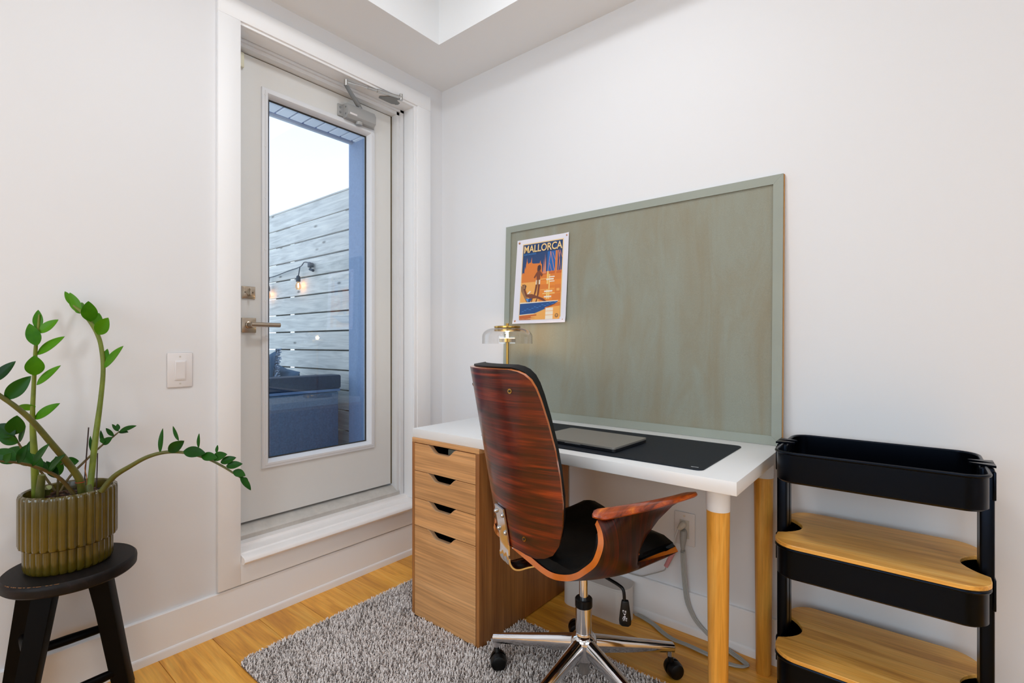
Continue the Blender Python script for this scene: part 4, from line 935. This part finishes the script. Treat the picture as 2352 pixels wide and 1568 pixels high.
for r, z in ((-0.022, 0.590), (0.022, 0.590), (-0.022, 0.540), (0.022, 0.540)):
    p = K(r, bs(z) - 0.0095, z); b = MB(); b.disc(p + CF * 0.004, 0.0068, -CF, 0.004, 16); b.lathe([(0.0, 0), (0.0055, 0)], (0, 0, 0), 4) if False else None
    b.tube([p, p - CF * 0.003], [0.0055, 0.0035], 14); b.build('screw', M['steel'], ch)
# mechanism under the seat, gas lift, base
def kbox(r0, s0, z0_, r1, s1_, z1_, r=0.004):
    m = MB().bbox((r0, s0, z0_), (r1, s1_, z1_), r); m.v = [tuple(K(*v)) for v in m.v]; return m
kbox(-0.075, -0.13, 0.398, 0.075, 0.10, 0.432).build('tilt_mechanism', M['blackp'], ch)
kbox(-0.035, -0.05, 0.372, 0.035, 0.05, 0.400, 0.010).build('mechanism_boss', M['blackp'], ch)
c0 = tuple(CA)
MB().lathe([(0.0, 0.25), (0.0138, 0.25), (0.0138, 0.375), (0.0, 0.375)], c0, 24).build('gas_piston', M['chrome'], ch)
MB().lathe([(0.0, 0.262), (0.0255, 0.262), (0.0265, 0.264), (0.0265, 0.286), (0.024, 0.289), (0.0, 0.289)], c0, 28).build('piston_collar', M['blackp'], ch)
MB().lathe([(0.0, 0.14), (0.0250, 0.14), (0.0250, 0.262), (0.0, 0.262)], c0, 32).build('column', M['chrome'], ch)
hub = MB().lathe([(0.0, 0.185), (0.026, 0.186), (0.0275, 0.180), (0.033, 0.176), (0.0385, 0.168), (0.040, 0.158), (0.040, 0.112), (0.030, 0.104), (0.0, 0.104)], c0, 36).build('base_hub', M['chrome'], ch)
MB().lathe([(0.0, 0.100), (0.0165, 0.100), (0.0160, 0.096), (0.0145, 0.080), (0.0190, 0.066), (0.0190, 0.063), (0.0, 0.063)], c0, 24).build('column_foot', M['steel'], ch)
FR_, RR_ = Vector((-0.6331, 0.7741, 0)), Vector((0.7741, 0.6331, 0))
for a in (13, 85, 157, 229, 301):
    d = (RR_ * cos(radians(a)) + FR_ * sin(radians(a))).normalized(); w = Vector((-d.y, d.x, 0)); m = MB()
    def sec(r, zc, hw, hh, n=14):
        return [CA + d * r + w * (hw * (abs(cos(q)) ** 0.8) * (1 if cos(q) >= 0 else -1)) + Vector((0, 0, zc + hh * (abs(sin(q)) ** 0.9) * (1 if sin(q) >= 0 else -1))) for q in [2 * pi * k / n for k in range(n)]]
    S = [sec(0.030, 0.145, 0.020, 0.028), sec(0.12, 0.129, 0.018, 0.0235), sec(0.22, 0.111, 0.0155, 0.0185), sec(0.304, 0.095, 0.0135, 0.0145)]
    vs = [p for s_ in S for p in s_]; m.add(vs, [(i * 14 + k, i * 14 + (k + 1) % 14, (i + 1) * 14 + (k + 1) % 14, (i + 1) * 14 + k) for i in range(3) for k in range(14)], 0, True)
    m.add(S[0], [list(range(14))]); m.add(S[3], [list(range(14))])
    e = CA + d * 0.294; m.lathe([(0.0, 0.104), (0.0105, 0.102), (0.0110, 0.070), (0.0, 0.070)], (e.x, e.y, 0), 16)
    m.build('base_arm', M['chrome'], ch, merge=False)
    sw_ = d if a in (13, 157) else (RR_ * 0.7 + d * 0.5).normalized()
    if a == 157: sw_ = -d * 0.2 + RR_ * -1.0
    if a == 85: sw_ = -RR_
    sw_.normalize(); ax = Vector((-sw_.y, sw_.x, 0)); ctr = e + (RR_ * 0.006 if a in (157,) else sw_ * 0.012); ctr = Vector((ctr.x, ctr.y, 0.0265))
    if a == 157: ctr += -FR_ * 0.012
    m = MB(); zoff = 0.004 if a in (157, 229, 301) else 0.0; ctr.z += zoff
    for sg_ in (-1, 1):
        prof = [(0.0, 0.026), (0.017, 0.026), (0.023, 0.023), (0.0262, 0.013), (0.0266, 0.004)]
        R3 = Matrix((ax, sw_, Vector((0, 0, 1)))).transposed(); q = MB().lathe(prof + [(0.0, 0.004)], (0, 0, 0), 24, axis='x')
        q.v = [tuple(ctr + R3 @ Vector((v[0] * sg_, v[1], v[2]))) for v in q.v]; m.add(q.v, q.f, 0, True)
    m.tube([ctr + Vector((0, 0, 0.0)), Vector((e.x, e.y, 0.058 + zoff)), Vector((e.x, e.y, 0.074))], [0.009, 0.0095, 0.006], 12)
    m.build('caster', M['blackp'], ch, merge=False)
# height lever
b = MB().tube(smooth_path([K(0.05, 0.0, 0.408), K(0.095, 0.0, 0.398), K(0.150, 0.015, 0.398 - 0.008), K(0.166, 0.02, 0.380), K(0.170, 0.02, 0.350)], 5), 0.0045, 10)
b.bbox((0.0, 0, 0), (0.0001, 0.0001, 0.0001), 0.00001) if False else None
b.build('lever', M['blackp'], ch)
lc = K(0.173, 0.02, 0); S = []
vd = Vector((1.985, -1.828, 0)) - lc; vd.z = 0; vd.normalize(); sd = Vector((-vd.y, vd.x, 0)) ; m = MB()
for z, hw, hd in ((0.356, 0.009, 0.006), (0.352, 0.0105, 0.0075), (0.325, 0.0140, 0.008), (0.302, 0.0168, 0.0085), (0.292, 0.0160, 0.008), (0.287, 0.011, 0.006)):
    S.append([lc + sd * (hw * (abs(cos(q)) ** 0.6) * (1 if cos(q) >= 0 else -1)) + vd * (hd * (abs(sin(q)) ** 0.6) * (1 if sin(q) >= 0 else -1)) + Vector((0, 0, z)) for q in [2 * pi * k / 20 for k in range(20)]])
m.add([p for s_ in S for p in s_], [(i * 20 + k, i * 20 + (k + 1) % 20, (i + 1) * 20 + (k + 1) % 20, (i + 1) * 20 + k) for i in range(5) for k in range(20)], 0, True); m.add(S[0], [list(range(20))]); m.add(S[-1], [list(range(20))])
hd_ = m.build('lever_grip', M['blackp'], ch)
m = MB(); o0 = lc + vd * 0.0088
def mk(x0, z0_, x1, z1_, w=0.0006):
    a, c = o0 + sd * -x0 * -1 * 1 + Vector((0, 0, z0_)), o0 + sd * x1 + Vector((0, 0, z1_)); t = (c - a).normalized(); n = vd.cross(t).normalized() * w
    m.add([a - n, a + n, c + n, c - n], [(0, 1, 2, 3)])
for seg in ((-.0045, .325, -.002, .3215), (.002, .325, -.0005, .3215), (-.003, .322, .001, .322, .0014), (-.001, .321, -.001, .316), (-.0035, .3155, .0015, .3155, .0012), (-.0045, .3155, -.0065, .308), (-.003, .312, .0005, .312, .0012), (-.002, .310, -.0055, .3035), (-.0005, .310, -.0005, .304), (-.007, .332, -.003, .332, .0012), (-.001, .331, .003, .3305, .0012), (.002, .3115, .0055, .3112, .0010), (.0025, .3085, .005, .308, .0008), (.003, .3045, .005, .305, .001), (-.007, .3285, -.004, .3285, .0008), (-.001, .328, .003, .3275, .0008)):
    mk(*seg)
m.build('grip_print', M['whitep'], hd_, merge=False)
# ================================================================ CABLE BOX, OUTLET, CORDS
cb = empty('cable_box', (0.99, -0.07, 0), label='white rounded cable management box on the floor under the desk', cat='cable box')
b = MB().prism(rrect(0.852, -0.128, 1.140, -0.020, 0.045, 10), 'z', 0.0, 0.124, smooth=True); b.build('body', M['box'], cb)
b = MB().prism(rrect(0.850, -0.130, 1.142, -0.018, 0.047, 10), 'z', 0.1255, 0.131, smooth=True); b.build('lid', M['box'], cb)
ol = empty('wall_outlet', (1.322, 0, 0.38), label='white wall outlet with two cords plugged in behind the desk leg', cat='outlet')
MB().bbox((1.284, -0.006, 0.318), (1.361, 0, 0.440), 0.004).build('plate', M['plastic'], ol)
MB().bbox((1.305, -0.0085, 0.345), (1.340, -0.005, 0.412), 0.001).build('receptacle', M['socket'], ol)
b = MB().disc((1.322, -0.006, 0.4265), 0.003, 'y', -0.001, 12); b.build('screw', M['steel'], ol)
# cord 1: white heavy cord
c1 = empty('power_cord', (1.32, -0.03, 0.36), label='thick pale grey power cord looping along the floor to the outlet', cat='cord')
b = MB(); pts = [Vector((1.325, -0.009, 0.372)), Vector((1.325, -0.020, 0.368)), Vector((1.325, -0.026, 0.350)), Vector((1.323, -0.026, 0.320)), Vector((1.323, -0.024, 0.308))]
b.tube(pts, [0.0105, 0.0155, 0.0150, 0.0095, 0.0075], 14, flat=0.8); 
for z in (0.304, 0.300, 0.296): b.disc((1.323, -0.024, z), 0.0078, 'z', 0.002, 14)
b.build('plug', M['plug'], c1)
cp = [(1.323, -0.024, 0.300), (1.326, -0.026, 0.25), (1.330, -0.026, 0.20), (1.338, -0.024, 0.130), (1.352, -0.022, 0.090), (1.372, -0.022, 0.060), (1.400, -0.021, 0.036), (1.430, -0.022, 0.018), (1.470, -0.030, 0.008), (1.510, -0.048, 0.006), (1.545, -0.068, 0.006), (1.558, -0.082, 0.006), (1.545, -0.098, 0.006), (1.506, -0.110, 0.006), (1.436, -0.103, 0.006), (1.365, -0.095, 0.006), (1.312, -0.094, 0.006), (1.263, -0.074, 0.006), (1.225, -0.050, 0.006), (1.180, -0.036, 0.008), (1.143, -0.034, 0.012)]
P = smooth_path(cp, 5); b = MB()
for k in (-1, 0, 1): b.tube([p + (Vector((0, 0, 0.0052 * k)) if i > 45 and False else Vector((0, 0, 0))) + CRo for i, p in enumerate(P) for CRo in [Vector((0.0058 * k * (1 if i < 48 else 0.5), 0.0058 * k * (0 if i < 40 else 1.0) * (0.9), 0))]], 0.0036, 8)
b.build('cable', M['cord'], c1, merge=False)
# cord 2: thin charger cable with pink sleeve
c2 = empty('charger_cable', (1.30, -0.03, 0.39), label='thin grey charger cable with a pink glitter wrap under the desk', cat='cable')
b = MB(); b.tube([(1.322, -0.0087, 0.400), (1.322, -0.022, 0.398), (1.318, -0.030, 0.392), (1.309, -0.032, 0.382)], [0.0100, 0.0125, 0.011, 0.006], 12); b.build('plug', M['socket'], c2)
b = MB(); b.tube(smooth_path([(1.309, -0.032, 0.384), (1.301, -0.034, 0.360), (1.296, -0.033, 0.335), (1.292, -0.032, 0.300)], 4), 0.0030, 8); b.build('lead', M['clear'], c2)
MB().tube([(1.2925, -0.030, 0.298), (1.261, -0.028, 0.230)], 0.0082, 12).build('wrap', M['pink'], c2)
b = MB().tube(smooth_path([(1.262, -0.028, 0.232), (1.255, -0.026, 0.214), (1.235, -0.024, 0.200), (1.195, -0.022, 0.178), (1.160, -0.020, 0.160), (1.12, -0.018, 0.155), (1.06, -0.018, 0.1545), (0.99, -0.018, 0.1545), (0.93, -0.03, 0.145)], 5), 0.0020, 6); b.build('cable', M['cord'], c2)
# ================================================================ STOOL
SX, SY, SZ, SR = 0.163, -1.542, 0.455, 0.146
st = empty('wooden_stool', (SX, SY, 0), label='black stained round wooden stool carrying the green plant pot', cat='stool')
prof = [(0.0, SZ - 0.032), (SR - 0.006, SZ - 0.032), (SR - 0.001, SZ - 0.027), (SR, SZ - 0.012), (SR - 0.001, SZ - 0.005), (SR - 0.006, SZ), (0.0, SZ)]
MB().lathe(prof, (SX, SY, 0), 64).build('seat', M['blackwt'], st)
m = MB()
for k in range(26):
    a = radians(-72 + k * 2.1 + 1.2 * sin(k * 1.7)); w = 0.0012 + 0.0012 * abs(sin(k * 2.3)); rr0 = SR - 0.0052
    if k % 7 == 5: continue
    a2 = a + radians(1.9); p = [(SX + (rr0 + 0.0006) * cos(q), SY + (rr0 + 0.0006) * sin(q)) for q in (a, a2)]; p2 = [(SX + (rr0 + w) * cos(q), SY + (rr0 + w) * sin(q)) for q in (a, a2)]
    m.add([(*p[0], SZ + 0.0003), (*p[1], SZ + 0.0003), (*p2[1], SZ - 0.0004), (*p2[0], SZ - 0.0004)], [(0, 1, 2, 3)])
m.build('worn_edge', M['bare'], st, merge=False)
legs = {}
for nm, top, bot in (('a', (0.240, -1.604, 0.423), (0.285, -1.679, 0.0)), ('b', (0.228, -1.492, 0.423), (0.252, -1.430, 0.0)), ('c', (0.080, -1.480, 0.423), (0.070, -1.400, 0.0)), ('d', (0.096, -1.613, 0.423), (0.045, -1.660, 0.0))):
    T, B_ = Vector(top), Vector(bot); legs[nm] = (T, B_); u = Vector((0.86, -0.5, 0)); w = Vector((0.5, 0.86, 0)); m = MB()
    vs = []
    for p, h in ((B_, 0.0185), (T, 0.0215)):
        for a, c in ((-1, -1), (-0.8, -1.06), (0.8, -1.06), (1, -1), (1, 1), (0.8, 1.06), (-0.8, 1.06), (-1, 1)): vs.append(p + u * (a * h) + w * (c * h))
    m.add(vs, [list(range(8))[::-1], list(range(8, 16))] + [(k, (k + 1) % 8, 8 + (k + 1) % 8, 8 + k) for k in range(8)]); m.build('leg', M['blackw'], st)
def stretch(a, b_, t, r=0.0125):
    p, q = lerp(legs[a][1], legs[a][0], t), lerp(legs[b_][1], legs[b_][0], t); MB().tube([p, lerp(p, q, 0.2), lerp(p, q, 0.5), lerp(p, q, 0.8), q], [r * 0.8, r, r * 1.1, r, r * 0.8], 12).build('stretcher', M['blackw'], st)
stretch('a', 'b', 0.34); stretch('c', 'd', 0.48); stretch('a', 'd', 0.62); stretch('b', 'c', 0.62)
# ================================================================ POT AND PLANT
pc = (SX - 0.010, SY - 0.003)
pt = empty('plant_pot', (*pc, SZ), label='olive green ribbed ceramic pot on the black stool', cat='plant pot')
def ribbed(prof_out, prof_in, amp, nr=32, n=256):
    vs = []; rings = [(r, z, True) for r, z in prof_out] + [(r, z, False) for r, z in prof_in]
    for r, z, o_ in rings:
        for k in range(n):
            a = 2 * pi * k / n; rr0 = r + (amp * (abs(sin(a * nr / 2)) ** 0.7 - 0.6) if o_ else 0); vs.append((pc[0] + rr0 * cos(a), pc[1] + rr0 * sin(a), z))
    L = len(rings); return MB().add(vs, [(i * n + k, i * n + (k + 1) % n, (i + 1) * n + (k + 1) % n, (i + 1) * n + k) for i in range(L - 1) for k in range(n)], 0, True)
Zr = 0.664
ribbed([(0.060, 0.519), (0.0975, 0.5195), (0.1025, 0.523), (0.1040, 0.530), (0.1040, Zr - 0.010), (0.1025, Zr - 0.003)], [(0.098, Zr), (0.0940, Zr - 0.003), (0.0925, Zr - 0.012), (0.086, 0.60), (0.0, 0.60)], 0.0042).build('pot_body', M['pot'], pt)
ribbed([(0.0, SZ + 0.0005), (0.088, SZ + 0.0005), (0.0920, SZ + 0.004), (0.0940, SZ + 0.012), (0.0940, 0.519)], [(0.085, 0.520), (0.0, 0.520)], 0.0045).build('saucer', M['pot'], pt)
vs = []; n1, n2 = 40, 14; so_ = MB(); rs = random.Random(4)
for i in range(n2 + 1):
    for k in range(n1):
        r = 0.0868 * i / n2; a = 2 * pi * k / n1; z = 0.640 + 0.006 * mnoise.noise(Vector((r * cos(a) * 70, r * sin(a) * 70, 3))) + 0.004 * mnoise.noise(Vector((r * cos(a) * 200, r * sin(a) * 200, 1)))
        vs.append((pc[0] + r * cos(a), pc[1] + r * sin(a), z))
so_.add(vs, [(i * n1 + k, i * n1 + (k + 1) % n1, (i + 1) * n1 + (k + 1) % n1, (i + 1) * n1 + k) for i in range(n2) for k in range(n1)])
for q in range(60):
    a = rs.uniform(0, 2 * pi); r = 0.08 * sqrt(rs.random()); c = Vector((pc[0] + r * cos(a), pc[1] + r * sin(a), 0.644)); s = rs.uniform(0.003, 0.007); ang = rs.uniform(0, pi)
    vv = [c + Matrix.Rotation(ang, 3, 'Z') @ Vector((x * s, y * s * 0.6, z * s * 0.4)) for x in (-1, 1) for y in (-1, 1) for z in (-1, 1)]
    so_.add(vv, [(0, 1, 3, 2), (4, 6, 7, 5), (0, 4, 5, 1), (2, 3, 7, 6), (0, 2, 6, 4), (1, 5, 7, 3)], 1)
o = so_.build('potting_soil', [M['soil'], plain('bark_chip', '#4a2f1e', 0.9)], pt, merge=False); o['kind'] = 'stuff'
STEMS = {
 'A': [(0.169,-1.505,0.643,0.008),(0.143,-1.487,0.793,0.0076),(0.129,-1.473,0.899,0.0064),(0.109,-1.463,0.987,0.0059),(0.093,-1.464,1.052,0.0059),(0.083,-1.471,1.093,0.0059),(0.074,-1.486,1.13,0.0052),(0.061,-1.502,1.159,0.0052),(0.045,-1.522,1.182,0.0045),(0.037,-1.535,1.207,0.0019)],
 'B': [(0.133,-1.612,0.645,0.0083),(0.144,-1.615,0.748,0.0082),(0.147,-1.619,0.837,0.0064),(0.154,-1.62,0.89,0.0053),(0.157,-1.618,0.96,0.0047),(0.166,-1.617,1.019,0.0047),(0.175,-1.616,1.065,0.0041),(0.18,-1.612,1.112,0.0035),(0.182,-1.611,1.144,0.0017)],
 'C': [(0.203,-1.528,0.638,0.0096),(0.227,-1.535,0.692,0.0089),(0.244,-1.559,0.743,0.0081),(0.263,-1.596,0.807,0.0073),(0.278,-1.636,0.875,0.0065),(0.286,-1.667,0.915,0.0058),(0.288,-1.692,0.942,0.0052),(0.285,-1.72,0.973,0.0046),(0.283,-1.747,0.993,0.0025)],
 'D': [(0.216,-1.544,0.653,0.0053),(0.227,-1.574,0.706,0.0046),(0.245,-1.61,0.741,0.0039),(0.267,-1.644,0.765,0.0033),(0.276,-1.676,0.779,0.0027),(0.286,-1.706,0.788,0.0016)],
 'E': [(0.081,-1.564,0.641,0.0031),(0.076,-1.593,0.703,0.0031),(0.101,-1.625,0.755,0.003),(0.1,-1.639,0.79,0.0024),(0.102,-1.65,0.818,0.0018)],
 'F': [(0.087,-1.559,0.634,0.0031),(0.072,-1.533,0.677,0.0032),(0.054,-1.495,0.714,0.0033),(0.051,-1.459,0.75,0.0027),(0.055,-1.43,0.776,0.0027),(0.06,-1.413,0.793,0.0014)],
 'G': [(0.138,-1.569,0.641,0.003),(0.14,-1.567,0.69,0.003),(0.142,-1.565,0.724,0.0024),(0.152,-1.558,0.735,0.0018)],
 'H': [(0.246,-1.493,0.659,0.0078),(0.273,-1.471,0.7,0.0072),(0.315,-1.444,0.73,0.006),(0.353,-1.419,0.754,0.0054),(0.385,-1.392,0.767,0.0048),(0.418,-1.366,0.77,0.0042),(0.45,-1.339,0.764,0.0036),(0.487,-1.309,0.749,0.003),(0.517,-1.285,0.73,0.003),(0.54,-1.266,0.711,0.0024),(0.561,-1.249,0.693,0.0012)],
}
LEAVES = [
 ('A',(0.056,-1.507,1.158),(0.044,-1.529,1.219),0.0265,(0.92,-0.4,0.04)),
 ('A',(0.047,-1.521,1.179),(0.042,-1.538,1.222),0.0197,(0.97,0.18,0.18)),
 ('A',(0.049,-1.506,1.157),(0.024,-1.5,1.193),0.0300,(0.45,-0.78,0.44)),
 ('A',(0.08,-1.487,1.133),(0.101,-1.496,1.191),0.0392,(0.9,-0.23,-0.36)),
 ('A',(0.09,-1.472,1.094),(0.126,-1.456,1.143),0.0369,(0.72,-0.61,-0.33)),
 ('A',(0.069,-1.477,1.115),(0.056,-1.461,1.161),0.0329,(0.91,0.38,0.12)),
 ('A',(0.112,-1.461,0.994),(0.152,-1.428,1.061),0.0293,(0.39,-0.9,0.21)),
 ('A',(0.104,-1.461,1.0),(0.099,-1.452,1.052),0.0212,(0.82,-0.54,0.17)),
 ('B',(0.18,-1.612,1.104),(0.178,-1.613,1.157),0.0218,(0.91,-0.41,0.03)),
 ('B',(0.182,-1.611,1.095),(0.206,-1.578,1.132),0.0253,(0.7,-0.7,0.17)),
 ('B',(0.184,-1.615,1.061),(0.182,-1.63,1.12),0.0302,(0.98,-0.21,-0.02)),
 ('B',(0.171,-1.613,1.037),(0.198,-1.565,1.088),0.0284,(0.58,-0.72,0.37)),
 ('B',(0.173,-1.618,0.982),(0.186,-1.62,1.035),0.0394,(0.96,-0.11,-0.24)),
 ('B',(0.163,-1.613,0.956),(0.196,-1.573,1.009),0.0235,(0.53,-0.8,0.28)),
 ('B',(0.151,-1.616,0.863),(0.187,-1.573,0.906),0.0276,(0.55,-0.78,0.32)),
 ('B',(0.161,-1.615,0.898),(0.135,-1.649,0.897),0.0212,(0.7,-0.52,-0.49)),
 ('C',(0.284,-1.682,0.932),(0.316,-1.643,0.987),0.0333,(0.86,-0.5,-0.14)),
 ('C',(0.29,-1.703,0.976),(0.315,-1.67,1.025),0.0251,(0.71,-0.7,0.11)),
 ('D',(0.232,-1.582,0.712),(0.21,-1.601,0.757),0.0235,(0.88,-0.38,0.27)),
 ('D',(0.241,-1.601,0.734),(0.286,-1.577,0.782),0.0210,(0.22,-0.94,0.27)),
 ('D',(0.23,-1.597,0.728),(0.222,-1.578,0.77),0.0229,(0.54,-0.73,0.43)),
 ('D',(0.242,-1.613,0.742),(0.188,-1.631,0.78),0.0271,(0.61,-0.46,0.65)),
 ('D',(0.264,-1.633,0.758),(0.307,-1.611,0.817),0.0244,(0.28,-0.95,0.15)),
 ('D',(0.263,-1.635,0.759),(0.222,-1.655,0.798),0.0309,(0.72,-0.42,0.55)),
 ('D',(0.28,-1.66,0.773),(0.308,-1.649,0.82),0.0224,(0.56,-0.82,-0.14)),
 ('D',(0.274,-1.664,0.774),(0.224,-1.692,0.806),0.0349,(0.64,-0.61,0.47)),
 ('D',(0.283,-1.683,0.781),(0.307,-1.676,0.804),0.0179,(0.49,-0.83,-0.26)),
 ('D',(0.275,-1.689,0.782),(0.264,-1.698,0.797),0.0215,(0.83,-0.43,0.36)),
 ('D',(0.239,-1.603,0.734),(0.167,-1.622,0.762),0.0237,(0.41,-0.24,0.88)),
 ('E',(0.102,-1.65,0.821),(0.121,-1.647,0.873),0.0402,(0.92,-0.23,-0.32)),
 ('E',(0.109,-1.65,0.819),(0.083,-1.685,0.85),0.0400,(0.87,-0.4,0.27)),
 ('E',(0.11,-1.643,0.799),(0.094,-1.682,0.82),0.0281,(0.89,-0.43,-0.12)),
 ('E',(0.099,-1.639,0.799),(0.109,-1.631,0.843),0.0175,(0.42,-0.91,0.07)),
 ('E',(0.111,-1.63,0.764),(0.059,-1.659,0.781),0.0314,(0.51,-0.53,0.68)),
 ('E',(0.103,-1.624,0.761),(0.097,-1.615,0.804),0.0188,(0.73,-0.64,0.24)),
 ('E',(0.099,-1.627,0.76),(0.073,-1.622,0.782),0.0239,(0.64,-0.01,0.76)),
 ('F',(0.059,-1.427,0.78),(0.038,-1.444,0.804),0.0148,(0.63,-0.78,-0.0)),
 ('F',(0.06,-1.413,0.793),(0.099,-1.381,0.811),0.0155,(0.48,-0.8,0.37)),
 ('F',(0.057,-1.415,0.79),(0.08,-1.396,0.791),0.0137,(0.35,-0.47,0.81)),
 ('F',(0.057,-1.415,0.793),(0.04,-1.429,0.815),0.0116,(0.64,-0.77,0.0)),
 ('F',(0.058,-1.415,0.797),(0.054,-1.418,0.816),0.0118,(0.82,-0.57,0.08)),
 ('F',(0.047,-1.45,0.759),(0.038,-1.457,0.799),0.0123,(0.64,-0.77,0.01)),
 ('F',(0.059,-1.452,0.761),(0.041,-1.454,0.779),0.0136,(0.65,-0.47,0.6)),
 ('F',(0.051,-1.453,0.757),(0.073,-1.435,0.779),0.0214,(0.55,-0.83,0.13)),
 ('F',(0.046,-1.476,0.734),(0.038,-1.482,0.785),0.0121,(0.65,-0.76,0.01)),
 ('G',(0.141,-1.566,0.699),(0.148,-1.573,0.755),0.0268,(0.97,-0.2,-0.15)),
 ('G',(0.152,-1.558,0.733),(0.171,-1.529,0.738),0.0297,(0.77,-0.56,0.32)),
 ('G',(0.145,-1.557,0.732),(0.125,-1.56,0.744),0.0178,(0.48,-0.6,0.64)),
 ('H',(0.384,-1.394,0.768),(0.386,-1.391,0.834),0.0140,(0.56,-0.83,0.02)),
 ('H',(0.407,-1.381,0.772),(0.45,-1.359,0.802),0.0287,(0.55,-0.81,-0.19)),
 ('H',(0.417,-1.36,0.8),(0.391,-1.368,0.838),0.0110,(0.48,-0.87,0.14)),
 ('H',(0.439,-1.355,0.773),(0.495,-1.322,0.77),0.0303,(0.47,-0.75,0.46)),
 ('H',(0.459,-1.325,0.78),(0.448,-1.322,0.818),0.0103,(0.41,-0.89,0.19)),
 ('H',(0.477,-1.324,0.761),(0.52,-1.301,0.757),0.0243,(0.44,-0.74,0.5)),
 ('H',(0.5,-1.305,0.754),(0.54,-1.285,0.767),0.0249,(0.36,-0.89,0.28)),
 ('H',(0.493,-1.292,0.765),(0.483,-1.287,0.785),0.0087,(0.49,-0.76,0.43)),
 ('H',(0.517,-1.291,0.742),(0.549,-1.265,0.756),0.0212,(0.51,-0.8,0.31)),
 ('H',(0.529,-1.281,0.732),(0.563,-1.254,0.739),0.0212,(0.51,-0.75,0.43)),
 ('H',(0.544,-1.269,0.719),(0.569,-1.248,0.706),0.0218,(0.69,-0.49,0.54)),
 ('H',(0.559,-1.257,0.704),(0.582,-1.238,0.667),0.0168,(0.86,-0.06,0.51)),
 ('H',(0.557,-1.252,0.698),(0.57,-1.241,0.686),0.0146,(0.78,-0.36,0.52)),
]

pl_ = empty('potted_plant', (*pc, 0.64), label='glossy green plant with thick arching stems in the olive pot', cat='plant')
SM = {'A': 'stemA', 'B': 'stemA', 'C': 'stemC', 'D': 'stemD', 'E': 'stemD', 'F': 'stemD', 'G': 'stemD', 'H': 'stemC'}
stem_ob = {}
for k, pts in STEMS.items():
    P = smooth_path([p[:3] for p in pts], 5); R = []
    for i in range(len(pts) - 1): R += [lerp(pts[i][3], pts[i + 1][3], j / 5) for j in range(5)]
    R.append(pts[-1][3]); stem_ob[k] = MB().tube(P, R, 12).build('stem', M[SM[k]], pl_)
for s, a, c, w, nn in LEAVES:
    A_, C_, Nn = Vector(a), Vector(c), Vector(nn).normalized(); ax = C_ - A_; L = ax.length; ax.normalize(); Nn = (Nn - ax * Nn.dot(ax)).normalized(); sd2 = ax.cross(Nn)
    nu, nv = 12, 6; young = s in 'AB'; bend = 0.10 * L
    def lf(i, j):
        t = i; prof_ = (sin(pi * t ** (0.85)) ** 0.8) if t < 1 else 0.0
        prof_ = max(prof_, 0.06 if t < 0.08 else 0.0); x = (j * 2 - 1) * w / 2 * prof_
        cup = 0.16 * abs(x) + (0.0); curve = -bend * (t * t) + bend * t * 0.4
        p = A_ + ax * (t * L) + sd2 * x + Nn * (cup + curve - 0.0); return p + Nn * 0.0005, p - Nn * 0.0005
    m = MB().slab(lf, nu, nv); o = m.build('leaf', M['leafl' if young else 'leafd'], stem_ob[s])
MB().tube([(0.140, -1.502, 0.825), (0.142, -1.514, 0.631)], 0.0016, 8).build('stake', M['stake'], pl_)
MB().tube([(0.109, -1.476, 0.742), (0.132, -1.483, 0.640)], 0.0014, 8).build('stake', M['stake'], pl_)
m = MB().tube([(0.160, -1.603, 0.712), (0.153, -1.605, 0.675), (0.147, -1.606, 0.638)], [0.0080, 0.0092, 0.0100], 14); m.build('cut_stem', M['stemC'], pl_)
m = MB().tube([(0.131, -1.587, 0.668), (0.122, -1.590, 0.650), (0.118, -1.592, 0.633)], [0.0088, 0.0095, 0.0100], 14); m.disc((0.1312, -1.5868, 0.6682), 0.0086, (0.55, -0.35, 0.75), 0.0006, 14, 1); m.build('cut_stem', [M['stemC'], M['stumpc']], pl_)
m = MB().tube([(0.179, -1.509, 0.668), (0.184, -1.505, 0.640)], [0.006, 0.010], 12); m.build('cut_stem', M['stemC'], pl_)
m = MB().tube(smooth_path([(0.146, -1.508, 0.735), (0.150, -1.512, 0.71), (0.152, -1.508, 0.68), (0.160, -1.510, 0.645)], 3), [0.0004, 0.001, 0.0022, 0.003, 0.003, 0.003, 0.002, 0.002, 0.002, 0.002], 8, flat=0.4); m.build('dry_sheath', M['dry'], pl_)
m = MB(); q = [Vector((0.2265, -1.5355, 0.690)) + Vector((0.0095 * cos(a), 0.0095 * sin(a), 0.0)) for a in [2 * pi * k / 16 for k in range(17)]]; m.tube(q, 0.0007, 6, cap=False); m.build('twine', M['red'], pl_)
lb = MB().prism([(0.172, -1.640), (0.215, -1.560), (0.2105, -1.5565), (0.190, -1.588), (0.166, -1.634)], 'z', 0.6485, 0.6492); tag(lb.build('plant_label', M['label']), 'white plastic plant label lying on the soil in the pot', 'label')
